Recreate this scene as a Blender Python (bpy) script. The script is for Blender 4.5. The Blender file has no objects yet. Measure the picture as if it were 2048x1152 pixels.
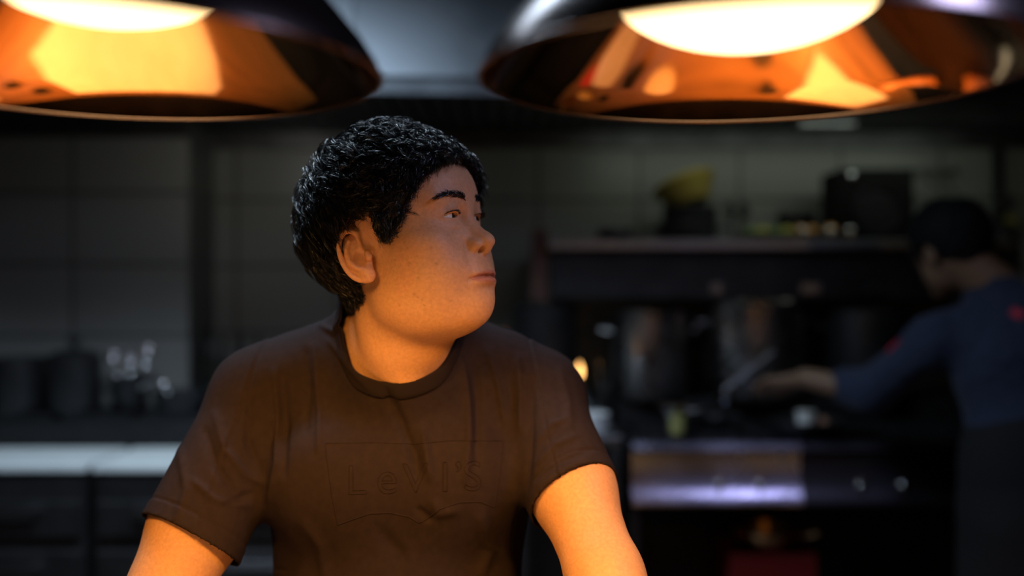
import bpy, bmesh, math, random, os
import numpy as np
from mathutils import Vector, Matrix, noise
from mathutils.bvhtree import BVHTree

# ------------------------------------------------------------------ camera, world, large lights, exposure
S = bpy.context.scene
COL = S.collection
EYE = 1.42                       # camera height above the floor
FPX = 1991.0                     # focal length in pixels of a 2048-wide frame (35 mm lens)

cam_data = bpy.data.cameras.new('camera')
cam_data.lens = 35.0
cam_data.sensor_width = 36.0
cam_data.clip_start = 0.02
cam_data.dof.use_dof = True
cam_data.dof.focus_distance = 1.10
cam_data.dof.aperture_fstop = 1.4
cam = bpy.data.objects.new('camera', cam_data)
cam.location = (0, 0, EYE)
cam.rotation_euler = (math.radians(90), 0, 0)
COL.objects.link(cam)
S.camera = cam

world = bpy.data.worlds.new('world')
world.use_nodes = True
world.node_tree.nodes['Background'].inputs[0].default_value = (0.30, 0.36, 0.50, 1)
world.node_tree.nodes['Background'].inputs[1].default_value = 0.006
S.world = world

S.view_settings.view_transform = 'Standard'
S.view_settings.look = 'None'
S.view_settings.gamma = 1.0
S.view_settings.use_curve_mapping = False
S.view_settings.exposure = 0.0
S.cycles.use_denoising = True
S.cycles.max_bounces = 8
S.cycles.caustics_reflective = True
S.cycles.sample_clamp_indirect = 4.0
S.cycles.use_light_tree = True


def area_light(name, loc, size, power, color, target=None, size_y=None, spread=180):
    d = bpy.data.lights.new(name, 'AREA')
    d.energy = power
    d.color = color
    d.shape = 'RECTANGLE' if size_y else 'SQUARE'
    d.size = size
    if size_y:
        d.size_y = size_y
    d.spread = math.radians(spread)
    o = bpy.data.objects.new(name, d)
    o.location = (loc[0], loc[1], EYE + loc[2])
    if target is not None:
        v = Vector((target[0], target[1], EYE + target[2])) - o.location
        o.rotation_euler = v.to_track_quat('-Z', 'Y').to_euler()
    COL.objects.link(o)
    return o


# large lights: cool panels over the kitchen aisle and the dining side, weak lights under the hood, the left one added
area_light('kitchen_panel_light', (-0.70, 1.80, 1.19), 0.9, 21, (0.66, 0.83, 1.0), (-0.62, 1.97, 0), 0.35, spread=125)
area_light('dining_panel_light', (1.30, 0.55, 1.19), 0.5, 6.5, (0.60, 0.60, 1.0), (0.1, 1.0, 0.1), 0.5, spread=120)
area_light('under_hood_light', (1.00, 3.15, 0.50), 1.30, 0.80, (0.86, 0.98, 0.82), (1.0, 3.75, -0.1), 0.06)
area_light('under_hood_light', (-0.80, 2.98, 0.50), 0.25, 0.42, (1.0, 0.98, 0.88), (-1.2, 3.5, -0.2), 0.08)  # added without a fitting, to brighten the left tiles

# ------------------------------------------------------------------ materials
def mat(name, color=(0.8, 0.8, 0.8), rough=0.5, metal=0.0, emit=None, estr=0.0, spec=0.5, trans=0.0, sss=0.0, coat=0.0, sheen=0.0,
        noise_amt=0.0, noise_scale=20.0, bump=0.0, bump_scale=200.0, rough_var=0.0, ior=1.45, attr=None, bump_dist=0.001, stretch=None):
    m = bpy.data.materials.new(name)
    m.use_nodes = True
    nt = m.node_tree
    b = nt.nodes['Principled BSDF']
    I = b.inputs
    I['Base Color'].default_value = (*color, 1)
    I['Roughness'].default_value = rough
    I['Metallic'].default_value = metal
    I['Specular IOR Level'].default_value = spec
    I['Transmission Weight'].default_value = trans
    I['IOR'].default_value = ior
    I['Coat Weight'].default_value = coat
    I['Sheen Weight'].default_value = sheen
    if sss:
        I['Subsurface Weight'].default_value = sss
        I['Subsurface Radius'].default_value = (1.0, 0.35, 0.2)
        I['Subsurface Scale'].default_value = 0.006
    if emit:
        I['Emission Color'].default_value = (*emit, 1)
        I['Emission Strength'].default_value = estr
    tc = nt.nodes.new('ShaderNodeTexCoord')
    src = tc.outputs['Object']
    if stretch:
        mp = nt.nodes.new('ShaderNodeMapping')
        mp.inputs['Scale'].default_value = stretch
        nt.links.new(src, mp.inputs['Vector'])
        src = mp.outputs['Vector']
    last = None
    if attr:
        at = nt.nodes.new('ShaderNodeVertexColor')
        at.layer_name = attr
        last = at.outputs['Color']
        nt.links.new(last, I['Base Color'])
    if noise_amt or rough_var:
        n = nt.nodes.new('ShaderNodeTexNoise')
        n.inputs['Scale'].default_value = noise_scale
        n.inputs['Detail'].default_value = 5
        nt.links.new(src, n.inputs['Vector'])
        if noise_amt:
            mr = nt.nodes.new('ShaderNodeMapRange')
            mr.inputs['From Min'].default_value = 0.3
            mr.inputs['From Max'].default_value = 0.7
            mr.inputs['To Min'].default_value = 1 - noise_amt
            mr.inputs['To Max'].default_value = 1 + noise_amt
            nt.links.new(n.outputs['Fac'], mr.inputs['Value'])
            mx = nt.nodes.new('ShaderNodeVectorMath')
            mx.operation = 'SCALE'
            if last is not None:
                nt.links.new(last, mx.inputs[0])
            else:
                mx.inputs[0].default_value = color
            nt.links.new(mr.outputs['Result'], mx.inputs['Scale'])
            nt.links.new(mx.outputs['Vector'], I['Base Color'])
        if rough_var:
            mr2 = nt.nodes.new('ShaderNodeMapRange')
            mr2.inputs['From Min'].default_value = 0.3
            mr2.inputs['From Max'].default_value = 0.7
            mr2.inputs['To Min'].default_value = max(0.02, rough - rough_var)
            mr2.inputs['To Max'].default_value = min(1, rough + rough_var)
            nt.links.new(n.outputs['Fac'], mr2.inputs['Value'])
            nt.links.new(mr2.outputs['Result'], I['Roughness'])
    if bump:
        n2 = nt.nodes.new('ShaderNodeTexNoise')
        n2.inputs['Scale'].default_value = bump_scale
        n2.inputs['Detail'].default_value = 4
        nt.links.new(src, n2.inputs['Vector'])
        bp = nt.nodes.new('ShaderNodeBump')
        bp.inputs['Strength'].default_value = bump
        bp.inputs['Distance'].default_value = bump_dist
        nt.links.new(n2.outputs['Fac'], bp.inputs['Height'])
        nt.links.new(bp.outputs['Normal'], I['Normal'])
    return m


# ------------------------------------------------------------------ objects
def tag(o, label=None, cat=None, group=None, kind=None):
    if label: o['label'] = label
    if cat: o['category'] = cat
    if group: o['group'] = group
    if kind: o['kind'] = kind
    return o


def mesh_object(name, me, m=None, parent=None, smooth=True):
    if m is not None and len(me.materials) == 0:
        me.materials.append(m)
    if smooth:
        me.shade_smooth()
    o = bpy.data.objects.new(name, me)
    COL.objects.link(o)
    if parent is not None:
        o.parent = parent
    return o


def obj(name, bm, m, parent=None, smooth=True, angle=None, bevel=0.0):
    me = bpy.data.meshes.new(name)
    bmesh.ops.recalc_face_normals(bm, faces=bm.faces[:])
    bm.to_mesh(me)
    bm.free()
    o = mesh_object(name, me, m, parent, smooth)
    if smooth and angle is not None:
        me.set_sharp_from_angle(angle=math.radians(angle))
    if bevel:
        md = o.modifiers.new('bevel', 'BEVEL')
        md.width = bevel
        md.segments = 2
        md.limit_method = 'ANGLE'
        md.angle_limit = math.radians(40)
    return o


def thing(name, loc, label, cat, group=None, rz=0.0):
    o = bpy.data.objects.new(name, None)
    o.empty_display_size = 0.05
    o.location = loc
    o.rotation_euler = (0, 0, rz)
    COL.objects.link(o)
    tag(o, label, cat, group)
    return o


def box(bm, c, s, rot=None):
    mtx = Matrix.Translation(c) @ (rot.to_4x4() if rot is not None else Matrix.Identity(4)) @ Matrix.Diagonal((s[0], s[1], s[2], 1))
    bmesh.ops.create_cube(bm, size=1, matrix=mtx)
    return bm


def B():
    return bmesh.new()


def lathe(bm, prof, c=(0, 0, 0), seg=32, close=False):
    """prof: list of (r, z); spun round z through c"""
    rings = []
    for r, z in prof:
        if r < 1e-6:
            rings.append([bm.verts.new((c[0], c[1], c[2] + z))])
        else:
            rings.append([bm.verts.new((c[0] + r * math.cos(2 * math.pi * i / seg), c[1] + r * math.sin(2 * math.pi * i / seg), c[2] + z)) for i in range(seg)])
    pairs = list(zip(rings, rings[1:]))
    if close:
        pairs.append((rings[-1], rings[0]))
    for a, b in pairs:
        for i in range(seg):
            j = (i + 1) % seg
            if len(a) == 1 and len(b) == 1:
                continue
            if len(a) == 1:
                bm.faces.new((a[0], b[i], b[j]))
            elif len(b) == 1:
                bm.faces.new((a[i], a[j], b[0]))
            else:
                bm.faces.new((a[i], a[j], b[j], b[i]))
    return bm


def tube(bm, pts, r, seg=8, cap=True, closed=False):
    pts = [Vector(p) for p in pts]
    n = len(pts)
    rr = r if isinstance(r, (list, tuple)) else [r] * n
    rings = []
    up = None
    for i, p in enumerate(pts):
        if closed:
            d = pts[(i + 1) % n] - pts[i - 1]
        else:
            d = pts[min(i + 1, n - 1)] - pts[max(i - 1, 0)]
        if d.length < 1e-9:
            d = Vector((0, 0, 1))
        d.normalize()
        if up is None:
            up = d.orthogonal().normalized()
        up = (up - d * up.dot(d))
        if up.length < 1e-6:
            up = d.orthogonal()
        up.normalize()
        s = d.cross(up)
        rings.append([bm.verts.new(p + (up * math.cos(a) + s * math.sin(a)) * rr[i]) for a in [2 * math.pi * k / seg for k in range(seg)]])
    m = n if closed else n - 1
    for i in range(m):
        a, b = rings[i], rings[(i + 1) % n]
        for k in range(seg):
            bm.faces.new((a[k], a[(k + 1) % seg], b[(k + 1) % seg], b[k]))
    if cap and not closed:
        bm.faces.new(rings[0][::-1])
        bm.faces.new(rings[-1])
    return bm


def at(px, py, Y):
    """world point seen at pixel (px, py) of the 2048x1152 frame at depth Y"""
    return Vector(((px - 1024) / FPX * Y, Y, EYE + (576 - py) / FPX * Y))


# ------------------------------------------------------------------ implicit surfaces on a grid -> mesh (for bodies and clothes)
def axis(segs):
    """segs: list of (start, end, step)"""
    out = []
    for a, b, h in segs:
        n = max(1, int(round((b - a) / h)))
        out.extend((a + (b - a) * np.arange(n) / n).tolist())
    out.append(segs[-1][1])
    return np.array(out, dtype=np.float32)


class Field:
    def __init__(self, xs, ys, zs):
        self.a = (xs, ys, zs)
        self.F = np.full((len(xs), len(ys), len(zs)), 0.05, dtype=np.float32)

    def region(self, c, R):
        sl = []
        for k in range(3):
            i0 = int(np.searchsorted(self.a[k], c[k] - R))
            i1 = int(np.searchsorted(self.a[k], c[k] + R))
            sl.append(slice(max(0, i0 - 1), min(len(self.a[k]), i1 + 1)))
        return tuple(sl)

    def pts(self, sl):
        return (self.a[0][sl[0]][:, None, None], self.a[1][sl[1]][None, :, None], self.a[2][sl[2]][None, None, :])

    def union(self, fn, c, R, k=0.0):
        sl = self.region(c, R + k * 1.6 + 0.010)
        X, Y, Z = self.pts(sl)
        d = fn(X, Y, Z)
        f = self.F[sl]
        if k > 0:
            h = np.maximum(k - np.abs(f - d), 0) / k
            self.F[sl] = np.minimum(f, d) - h * h * (k * 0.25)
        else:
            self.F[sl] = np.minimum(f, d)

    def carve(self, fn, c, R, k=0.0):
        sl = self.region(c, R + k * 1.6 + 0.010)
        X, Y, Z = self.pts(sl)
        d = -fn(X, Y, Z)
        f = self.F[sl]
        if k > 0:
            h = np.maximum(k - np.abs(f - d), 0) / k
            self.F[sl] = np.maximum(f, d) + h * h * (k * 0.25)
        else:
            self.F[sl] = np.maximum(f, d)

    def add(self, fn, c, R):
        """add (signed, metres) to the surface: positive grows it"""
        sl = self.region(c, R)
        X, Y, Z = self.pts(sl)
        self.F[sl] -= fn(X, Y, Z)

    def mesh(self, name):
        F = self.F
        xs, ys, zs = self.a
        sg = (F < 0)
        n0, n1, n2 = F.shape
        cnt = np.zeros((n0 - 1, n1 - 1, n2 - 1), dtype=np.uint8)
        for dx in (0, 1):
            for dy in (0, 1):
                for dz in (0, 1):
                    cnt += sg[dx:n0 - 1 + dx, dy:n1 - 1 + dy, dz:n2 - 1 + dz]
        act = np.nonzero((cnt > 0) & (cnt < 8))
        idx = np.full((n0 - 1, n1 - 1, n2 - 1), -1, dtype=np.int32)
        N = len(act[0])
        idx[act] = np.arange(N)
        i, j, k = act
        acc = np.zeros((N, 3))
        num = np.zeros(N)
        A = (xs.astype(float), ys.astype(float), zs.astype(float))
        for ax in range(3):
            o1, o2 = [q for q in range(3) if q != ax]
            for u in (0, 1):
                for v in (0, 1):
                    off = [0, 0, 0]
                    off[o1] = u
                    off[o2] = v
                    a = (i + off[0], j + off[1], k + off[2])
                    off2 = list(off)
                    off2[ax] = 1
                    b = (i + off2[0], j + off2[1], k + off2[2])
                    fa, fb = F[a].astype(float), F[b].astype(float)
                    cr = (fa < 0) != (fb < 0)
                    t = np.where(cr, fa / np.where(cr, fa - fb, 1), 0)
                    for q in range(3):
                        p = A[q][a[q]] + (A[q][b[q]] - A[q][a[q]]) * t
                        acc[:, q] += np.where(cr, p, 0)
                    num += cr
        V = acc / num[:, None]
        faces = []
        # x edges
        for ax in range(3):
            sa = [slice(None)] * 3
            sb = [slice(None)] * 3
            o1, o2 = [(1, 2), (2, 0), (0, 1)][ax]
            sa[ax] = slice(0, -1)
            sb[ax] = slice(1, None)
            for o in (o1, o2):
                sa[o] = slice(1, -1)
                sb[o] = slice(1, -1)
            s0, s1 = sg[tuple(sa)], sg[tuple(sb)]
            e = np.nonzero(s0 != s1)
            inside = s0[e]
            base = [e[0].copy(), e[1].copy(), e[2].copy()]
            # cell (o1,o2) indices are base(+0/+1) since base offset 1 means cells base and base+1
            def cell(d1, d2):
                b2 = [x for x in base]
                b2[o1] = base[o1] + d1
                b2[o2] = base[o2] + d2
                return idx[b2[0], b2[1], b2[2]]
            q = np.stack([cell(0, 0), cell(1, 0), cell(1, 1), cell(0, 1)], axis=1)
            q[~inside] = q[~inside][:, ::-1]
            faces.append(q)
        Q = np.concatenate(faces)
        Q = Q[(Q >= 0).all(axis=1)]
        return quad_mesh(name, V, Q)


def quad_mesh(name, V, Q):
    me = bpy.data.meshes.new(name)
    me.vertices.add(len(V))
    me.vertices.foreach_set('co', np.asarray(V, dtype=np.float32).ravel())
    nv = Q.shape[1]
    me.loops.add(Q.size)
    me.loops.foreach_set('vertex_index', Q.astype(np.int32).ravel())
    me.polygons.add(len(Q))
    me.polygons.foreach_set('loop_start', (np.arange(len(Q)) * nv).astype(np.int32))
    me.polygons.foreach_set('loop_total', np.full(len(Q), nv, dtype=np.int32))
    me.update()
    me.validate()
    return me


def verts_of(me):
    V = np.empty(len(me.vertices) * 3, dtype=np.float32)
    me.vertices.foreach_get('co', V)
    return V.reshape(-1, 3).astype(float)


def normals_of(me):
    N = np.empty(len(me.vertices) * 3, dtype=np.float32)
    me.vertices.foreach_get('normal', N)
    return N.reshape(-1, 3).astype(float)


def sd_ell(c, r, T=None):
    """ellipsoid with centre c and radii r; T optional function mapping world X,Y,Z to local x,y,z"""
    def f(X, Y, Z):
        if T is not None:
            X, Y, Z = T(X, Y, Z)
        x, y, z = X - c[0], Y - c[1], Z - c[2]
        k0 = np.sqrt((x / r[0]) ** 2 + (y / r[1]) ** 2 + (z / r[2]) ** 2) + 1e-9
        k1 = np.sqrt((x / r[0] ** 2) ** 2 + (y / r[1] ** 2) ** 2 + (z / r[2] ** 2) ** 2) + 1e-9
        return k0 * (k0 - 1) / k1
    return f


def sd_cap(a, b, ra, rb, T=None, flat=1.0):
    a = np.array(a, float)
    b = np.array(b, float)
    ab = b - a
    L2 = float(ab @ ab)
    def f(X, Y, Z):
        if T is not None:
            X, Y, Z = T(X, Y, Z)
        x, y, z = X - a[0], Y - a[1], Z - a[2]
        h = np.clip((x * ab[0] + y * ab[1] + z * ab[2]) / L2, 0, 1)
        x, y, z = x - h * ab[0], y - h * ab[1], z - h * ab[2]
        return np.sqrt(x * x + y * y + z * z) - (ra + (rb - ra) * h)
    return f


def sd_chain(P, r, T=None):
    fs = [sd_cap(a, b, r, r, T) for a, b in zip(P, P[1:])]
    def f(X, Y, Z):
        if T is not None:
            pass
        d = fs[0](X, Y, Z)
        for g in fs[1:]:
            d = np.minimum(d, g(X, Y, Z))
        return d
    return f


# ------------------------------------------------------------------ the man in front: head frame
HC = np.array([-0.122, 1.180, 0.034])      # midpoint between the ears, relative to the camera
YAW, PITCH = math.radians(63), math.radians(12)
_f0 = np.array([math.sin(YAW), -math.cos(YAW), 0])
_r0 = np.array([-math.cos(YAW), -math.sin(YAW), 0])
_u0 = np.array([0, 0, 1.0])
HF = _f0 * math.cos(PITCH) + _u0 * math.sin(PITCH)
HU = _u0 * math.cos(PITCH) - _f0 * math.sin(PITCH)
HR = _r0
HS = 1.0                                    # head scale


def head_local(X, Y, Z):
    x, y, z = (X - HC[0]) / HS, (Y - HC[1]) / HS, (Z - HC[2]) / HS
    return (x * HR[0] + y * HR[1] + z * HR[2], x * HF[0] + y * HF[1] + z * HF[2], x * HU[0] + y * HU[1] + z * HU[2])


def head_world(p):
    return HC + HS * (HR * p[0] + HF * p[1] + HU * p[2])


EYEC = (0.0278, 0.0705, 0.0306)
EYER = 0.0142


def build_head(fd, k_neck=0.02):
    def E(c, r, k=0.01, both=False, op='u', rot=None):
        for s in ((1, -1) if both else (1,)):
            cc = (c[0] * s, c[1], c[2])
            if rot is None:
                T = head_local
                ce = cc
            else:                                  # rotate about local x by rot (radians)
                ax, ang = rot
                ca, sa = math.cos(ang), math.sin(ang)
                def T(X, Y, Z, cc=cc, s=s, ax=ax, ca=ca, sa=sa):
                    x, y, z = head_local(X, Y, Z)
                    x, y, z = x - cc[0], y - cc[1], z - cc[2]
                    if ax == 'x':
                        y, z = y * ca + z * sa, -y * sa + z * ca
                    elif ax == 'z':
                        x, y = x * ca + s * y * sa, -s * x * sa + y * ca
                    else:
                        x, z = x * ca + s * z * sa, -s * x * sa + z * ca
                    return x, y, z
                ce = (0, 0, 0)
            f = sd_ell(ce, r, T)
            w = head_world(cc)
            R = max(r) * 1.05 + (0.03 if k == 0 or k >= 0.015 else 0)
            (fd.union if op == 'u' else fd.carve)(f, w, R, k)

    def C(a, b, ra, rb, k=0.006, both=False, op='u'):
        for s in ((1, -1) if both else (1,)):
            a2, b2 = (a[0] * s, a[1], a[2]), (b[0] * s, b[1], b[2])
            f = sd_cap(a2, b2, ra, rb, head_local)
            wa, wb = head_world(a2), head_world(b2)
            R = float(np.linalg.norm(wb - wa)) / 2 + max(ra, rb)
            (fd.union if op == 'u' else fd.carve)(f, (wa + wb) / 2, R, k)

    def G(c, amp, s, both=False):
        for sg in ((1, -1) if both else (1,)):
            cc = (c[0] * sg, c[1], c[2])
            ss = s if isinstance(s, (tuple, list)) else (s, s, s)
            def f(X, Y, Z):
                x, y, z = head_local(X, Y, Z)
                return amp * np.exp(-(((x - cc[0]) / ss[0]) ** 2 + ((y - cc[1]) / ss[1]) ** 2 + ((z - cc[2]) / ss[2]) ** 2))
            fd.add(f, head_world(cc), 2.4 * max(ss))

    # skull
    E((0, -0.010, 0.050), (0.078, 0.093, 0.094), 0.0)
    E((0, 0.030, 0.050), (0.066, 0.060, 0.066), 0.02)            # forehead
    E((0, 0.052, 0.072), (0.050, 0.034, 0.034), 0.03)
    E((0, 0.040, 0.020), (0.060, 0.050, 0.050), 0.02)            # mid face core
    E((0, 0.040, -0.035), (0.056, 0.058, 0.055), 0.03)           # mouth region
    E((0, 0.020, -0.040), (0.066, 0.060, 0.050), 0.03)           # jaw width
    E((0.036, 0.020, -0.055), (0.030, 0.050, 0.030), 0.02, True)   # jaw angle flesh
    E((0.040, 0.048, -0.022), (0.028, 0.034, 0.034), 0.02, True)   # cheeks
    E((0.050, 0.048, 0.004), (0.020, 0.028, 0.016), 0.02, True)    # cheekbones
    E((0, 0.0725, -0.069), (0.025, 0.022, 0.019), 0.02)           # chin
    E((0, 0.028, -0.077), (0.040, 0.044, 0.020), 0.03)
    G((0, 0.066, -0.086), -0.0022, (0.030, 0.006, 0.006))           # under chin
    # brow ridge
    C((0.012, 0.0765, 0.051), (0.042, 0.0695, 0.053), 0.010, 0.009, 0.014, True)
    E((0, 0.070, 0.044), (0.018, 0.015, 0.016), 0.012)           # glabella
    # eye sockets: gentle hollows
    G((0.030, 0.086, 0.028), -0.0045, (0.018, 0.016, 0.011), True)
    G((0.015, 0.085, 0.029), -0.0065, (0.0065, 0.012, 0.011), True)
    # muzzle
    E((0, 0.0735, -0.036), (0.030, 0.024, 0.022), 0.016)
    # nose
    C((0, 0.0805, 0.030), (0, 0.1015, 0.002), 0.0062, 0.0078, 0.008)
    C((0, 0.078, 0.018), (0, 0.095, -0.002), 0.010, 0.012, 0.010)
    E((0, 0.1055, -0.003), (0.0100, 0.0105, 0.0090), 0.006)         # tip
    E((0.0140, 0.095, -0.006), (0.0070, 0.0105, 0.0075), 0.005, True)  # alae
    E((0, 0.100, -0.0125), (0.0036, 0.009, 0.005), 0.004)         # columella
    E((0.0080, 0.0995, -0.0112), (0.0040, 0.0085, 0.0040), 0.0012, True, 'c')   # nostrils
    G((0.0225, 0.090, -0.007), -0.0020, (0.003, 0.010, 0.009), True)   # alar crease
    # philtrum
    G((0, 0.108, -0.025), -0.0012, (0.0025, 0.01, 0.007))
    # lips: bulges above and below a curved line, and the crease between them
    def mouth(X, Y, Z):
        x, y, z = head_local(X, Y, Z)
        u = np.abs(x) / 0.0265
        zl = -0.0415 - 0.0018 * u * u + 0.0012 * np.exp(-(x / 0.004) ** 2) * -1
        t = np.clip(1 - u * u, 0, 1)
        v = z - zl
        up = 0.0020 * t ** 0.6 * np.exp(-((v - 0.0044) / 0.0034) ** 2)
        lo = 0.0034 * t ** 0.8 * np.exp(-((v + 0.0058) / 0.0042) ** 2)
        cr = -0.0052 * np.clip(1.15 - u, 0, 1) ** 0.35 * np.exp(-(v / 0.0016) ** 2)
        return (up + lo + cr) * (y > 0.06)
    fd.add(mouth, head_world((0, 0.09, -0.042)), 0.040)
    G((0.029, 0.087, -0.045), -0.0018, (0.003, 0.012, 0.004), True)    # mouth corner dimple
    G((0, 0.100, -0.055), -0.0028, (0.016, 0.012, 0.0055))             # under lower lip
    # nasolabial fold, soft
    G((0.026, 0.090, -0.020), -0.0014, (0.004, 0.014, 0.010), True)
    # eyelids
    for s in (1, -1):
        ec = (0.0292 * s, 0.0690, 0.0312)
        E(ec, (0.0168, 0.0156, 0.0148), 0.006)
        # upper lid roll
        C((0.016 * s, 0.0815, 0.0350), (0.030 * s, 0.0845, 0.0378), 0.0030, 0.0038, 0.006)
        C((0.030 * s, 0.0845, 0.0378), (0.046 * s, 0.0715, 0.0325), 0.0034, 0.0026, 0.006)
        # opening
        def almond(X, Y, Z, s=s):
            x, y, z = head_local(X, Y, Z)
            u = (x * s - 0.0290) / 0.0125
            zc = 0.0306 - 0.0008 * u
            up = 0.0030 * np.clip(1 - u * u, 0, 1) ** 0.7
            lo = 0.0026 * np.clip(1 - u * u, 0, 1) ** 0.7
            d = np.maximum(z - (zc + up), (zc - lo) - z)
            d = np.maximum(d, (np.abs(u) - 1) * 0.013)
            d = np.maximum(d, 0.066 - y + 0 * z)
            rr = np.sqrt((x - EYEC[0] * s) ** 2 + (y - EYEC[1]) ** 2 + (z - EYEC[2]) ** 2)
            return np.maximum(np.maximum(d, EYER - 0.0011 - rr), 0.0755 - y)
        fd.carve(almond, head_world((0.0290 * s, 0.080, 0.0306)), 0.020, 0.0008)
        # lower lid bag
        G((0.029 * s, 0.082, 0.0195), 0.0012, (0.012, 0.012, 0.0035))
        G((0.028 * s, 0.082, 0.0125), -0.0012, (0.014, 0.014, 0.003))
        # ear (a dish with a rim, ridge, hollow, tragus and lobe), leaning back
        def ear_T(X, Y, Z, s=s):
            x, y, z = head_local(X, Y, Z)
            x = x * s - 0.0760
            y = y + 0.016
            z = z - 0.004
            a = math.radians(14)
            y, z = y * math.cos(a) + z * math.sin(a), -y * math.sin(a) + z * math.cos(a)
            b = math.radians(24)              # flare out towards the back
            x, y = x * math.cos(b) + y * math.sin(b), -x * math.sin(b) + y * math.cos(b)
            return x, y, z
        ew = head_world((0.080 * s, -0.016, 0.0))
        fd.union(sd_ell((0.001, -0.002, 0.000), (0.0050, 0.0150, 0.0290), ear_T), ew, 0.042, 0.004)
        rim = []
        for q in range(25):
            t = math.radians(50 + q * 9.75)
            rim.append((0.0055 + 0.002 * math.sin(t), 0.0165 * math.cos(t) - 0.003, 0.0295 * math.sin(t) + 0.002))
        fd.union(sd_chain(rim, 0.0030, ear_T), ew, 0.042, 0.003)
        fd.union(sd_cap(rim[0], (0.004, 0.006, 0.004), 0.0030, 0.0018, ear_T), ew, 0.042, 0.002)
        # antihelix
        fd.union(sd_chain([(0.0065, -0.004, 0.020), (0.0065, -0.009, 0.014), (0.0065, -0.0115, 0.006), (0.0065, -0.0115, -0.003), (0.0065, -0.008, -0.011), (0.0065, -0.002, -0.016)], 0.0030, ear_T), ew, 0.042, 0.003)
        fd.union(sd_ell((0.004, 0.002, -0.0235), (0.0052, 0.0085, 0.0095), ear_T), ew, 0.042, 0.004)      # lobe
        fd.carve(sd_ell((0.0075, 0.001, -0.003), (0.0072, 0.0078, 0.0110), ear_T), ew, 0.042, 0.002)       # hollow
        fd.union(sd_ell((0.0065, 0.0105, -0.004), (0.0035, 0.0042, 0.0065), ear_T), ew, 0.042, 0.003)      # tragus


# limbs and trunk, relative to the camera
SH_L, EL_L, WR_L = (-0.322, 1.275, -0.138), (-0.418, 1.130, -0.395), (-0.425, 0.985, -0.470)
SH_R, EL_R, WR_R = (0.032, 1.292, -0.142), (0.103, 1.100, -0.318), (0.145, 0.935, -0.470)


def build_trunk(fd, g=0.0):
    """chest, belly, shoulders; g inflates for clothes"""
    def E(c, r, k):
        r = tuple(q + g for q in r)
        fd.union(sd_ell(c, r), c, max(r), k)
    def C(a, b, ra, rb, k):
        c = (np.array(a) + np.array(b)) / 2
        fd.union(sd_cap(a, b, ra + g, rb + g), c, float(np.linalg.norm(np.array(a) - np.array(b))) / 2 + max(ra, rb) + g, k)
    E((-0.146, 1.285, -0.270), (0.160, 0.105, 0.190), 0.0)
    E((-0.146, 1.270, -0.480), (0.165, 0.130, 0.200), 0.05)
    E((-0.146, 1.290, -0.640), (0.170, 0.120, 0.130), 0.05)
    E((-0.215, 1.215, -0.235), (0.085, 0.055, 0.070), 0.04)     # pectorals
    E((-0.080, 1.220, -0.235), (0.085, 0.055, 0.070), 0.04)
    C((-0.145, 1.270, -0.095), SH_L, 0.056, 0.050, 0.04)
    C((-0.140, 1.270, -0.095), SH_R, 0.056, 0.050, 0.04)
    C((-0.150, 1.290, -0.060), (-0.270, 1.290, -0.100), 0.040, 0.034, 0.04)   # trapezius
    C((-0.130, 1.290, -0.060), (-0.020, 1.290, -0.100), 0.040, 0.034, 0.04)


def build_arm(fd, sh, el, wr, g=0.0, upto=1.0, k_=1.0):
    def C(a, b, ra, rb, k):
        a, b = np.array(a), np.array(b)
        fd.union(sd_cap(a, b, ra + g, rb + g), (a + b) / 2, float(np.linalg.norm(a - b)) / 2 + max(ra, rb) + g, k)
    sh, el, wr = map(np.array, (sh, el, wr))
    mid = sh * 0.45 + el * 0.55
    C(sh, mid, 0.055 * k_, 0.052 * k_, 0.03)
    C(mid, el, 0.052 * k_, 0.044 * k_, 0.03)
    if upto >= 1.0:
        m2 = el * 0.62 + wr * 0.38
        C(el, m2, 0.045 * k_, 0.045, 0.02)
        C(m2, wr, 0.042, 0.029, 0.03)


def build_hand(fd, wr, d, side, n, thumb):
    """a hand leaning on a surface: palm from wrist along d, fingers fanned, n = palm normal, side = towards the thumb"""
    wr, d, side, n = [np.array(v, float) for v in (wr, d, side, n)]
    d /= np.linalg.norm(d)
    def C(a, b, ra, rb, k):
        fd.union(sd_cap(a, b, ra, rb), (a + b) / 2, float(np.linalg.norm(a - b)) / 2 + max(ra, rb), k)
    for q, sp in enumerate((-0.030, -0.011, 0.009, 0.029)):
        k0 = wr + d * 0.030 + side * sp * 0.5
        k1 = wr + d * (0.092 - abs(sp) * 0.25) + side * sp
        C(k0, k1, 0.015, 0.012, 0.014)
        L = (0.056, 0.074, 0.080, 0.070)[q]
        dd = d + side * sp * 6
        dd /= np.linalg.norm(dd)
        p1 = k1 + dd * L * 0.45 + n * 0.006
        p2 = p1 + dd * L * 0.32 - n * 0.002
        p3 = p2 + dd * L * 0.23 - n * 0.005
        C(k1, p1, 0.0105, 0.0092, 0.003)
        C(p1, p2, 0.0092, 0.0085, 0.002)
        C(p2, p3, 0.0085, 0.0072, 0.002)
    t0 = wr + d * 0.025 + side * 0.022
    t1 = wr + d * 0.055 + side * 0.052
    t2 = t1 + d * 0.030 + side * 0.016
    t3 = t2 + d * 0.022 + side * 0.002
    C(t0, t1, 0.016, 0.0125, 0.012)
    C(t1, t2, 0.0115, 0.0100, 0.003)
    C(t2, t3, 0.0100, 0.0080, 0.002)
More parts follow.
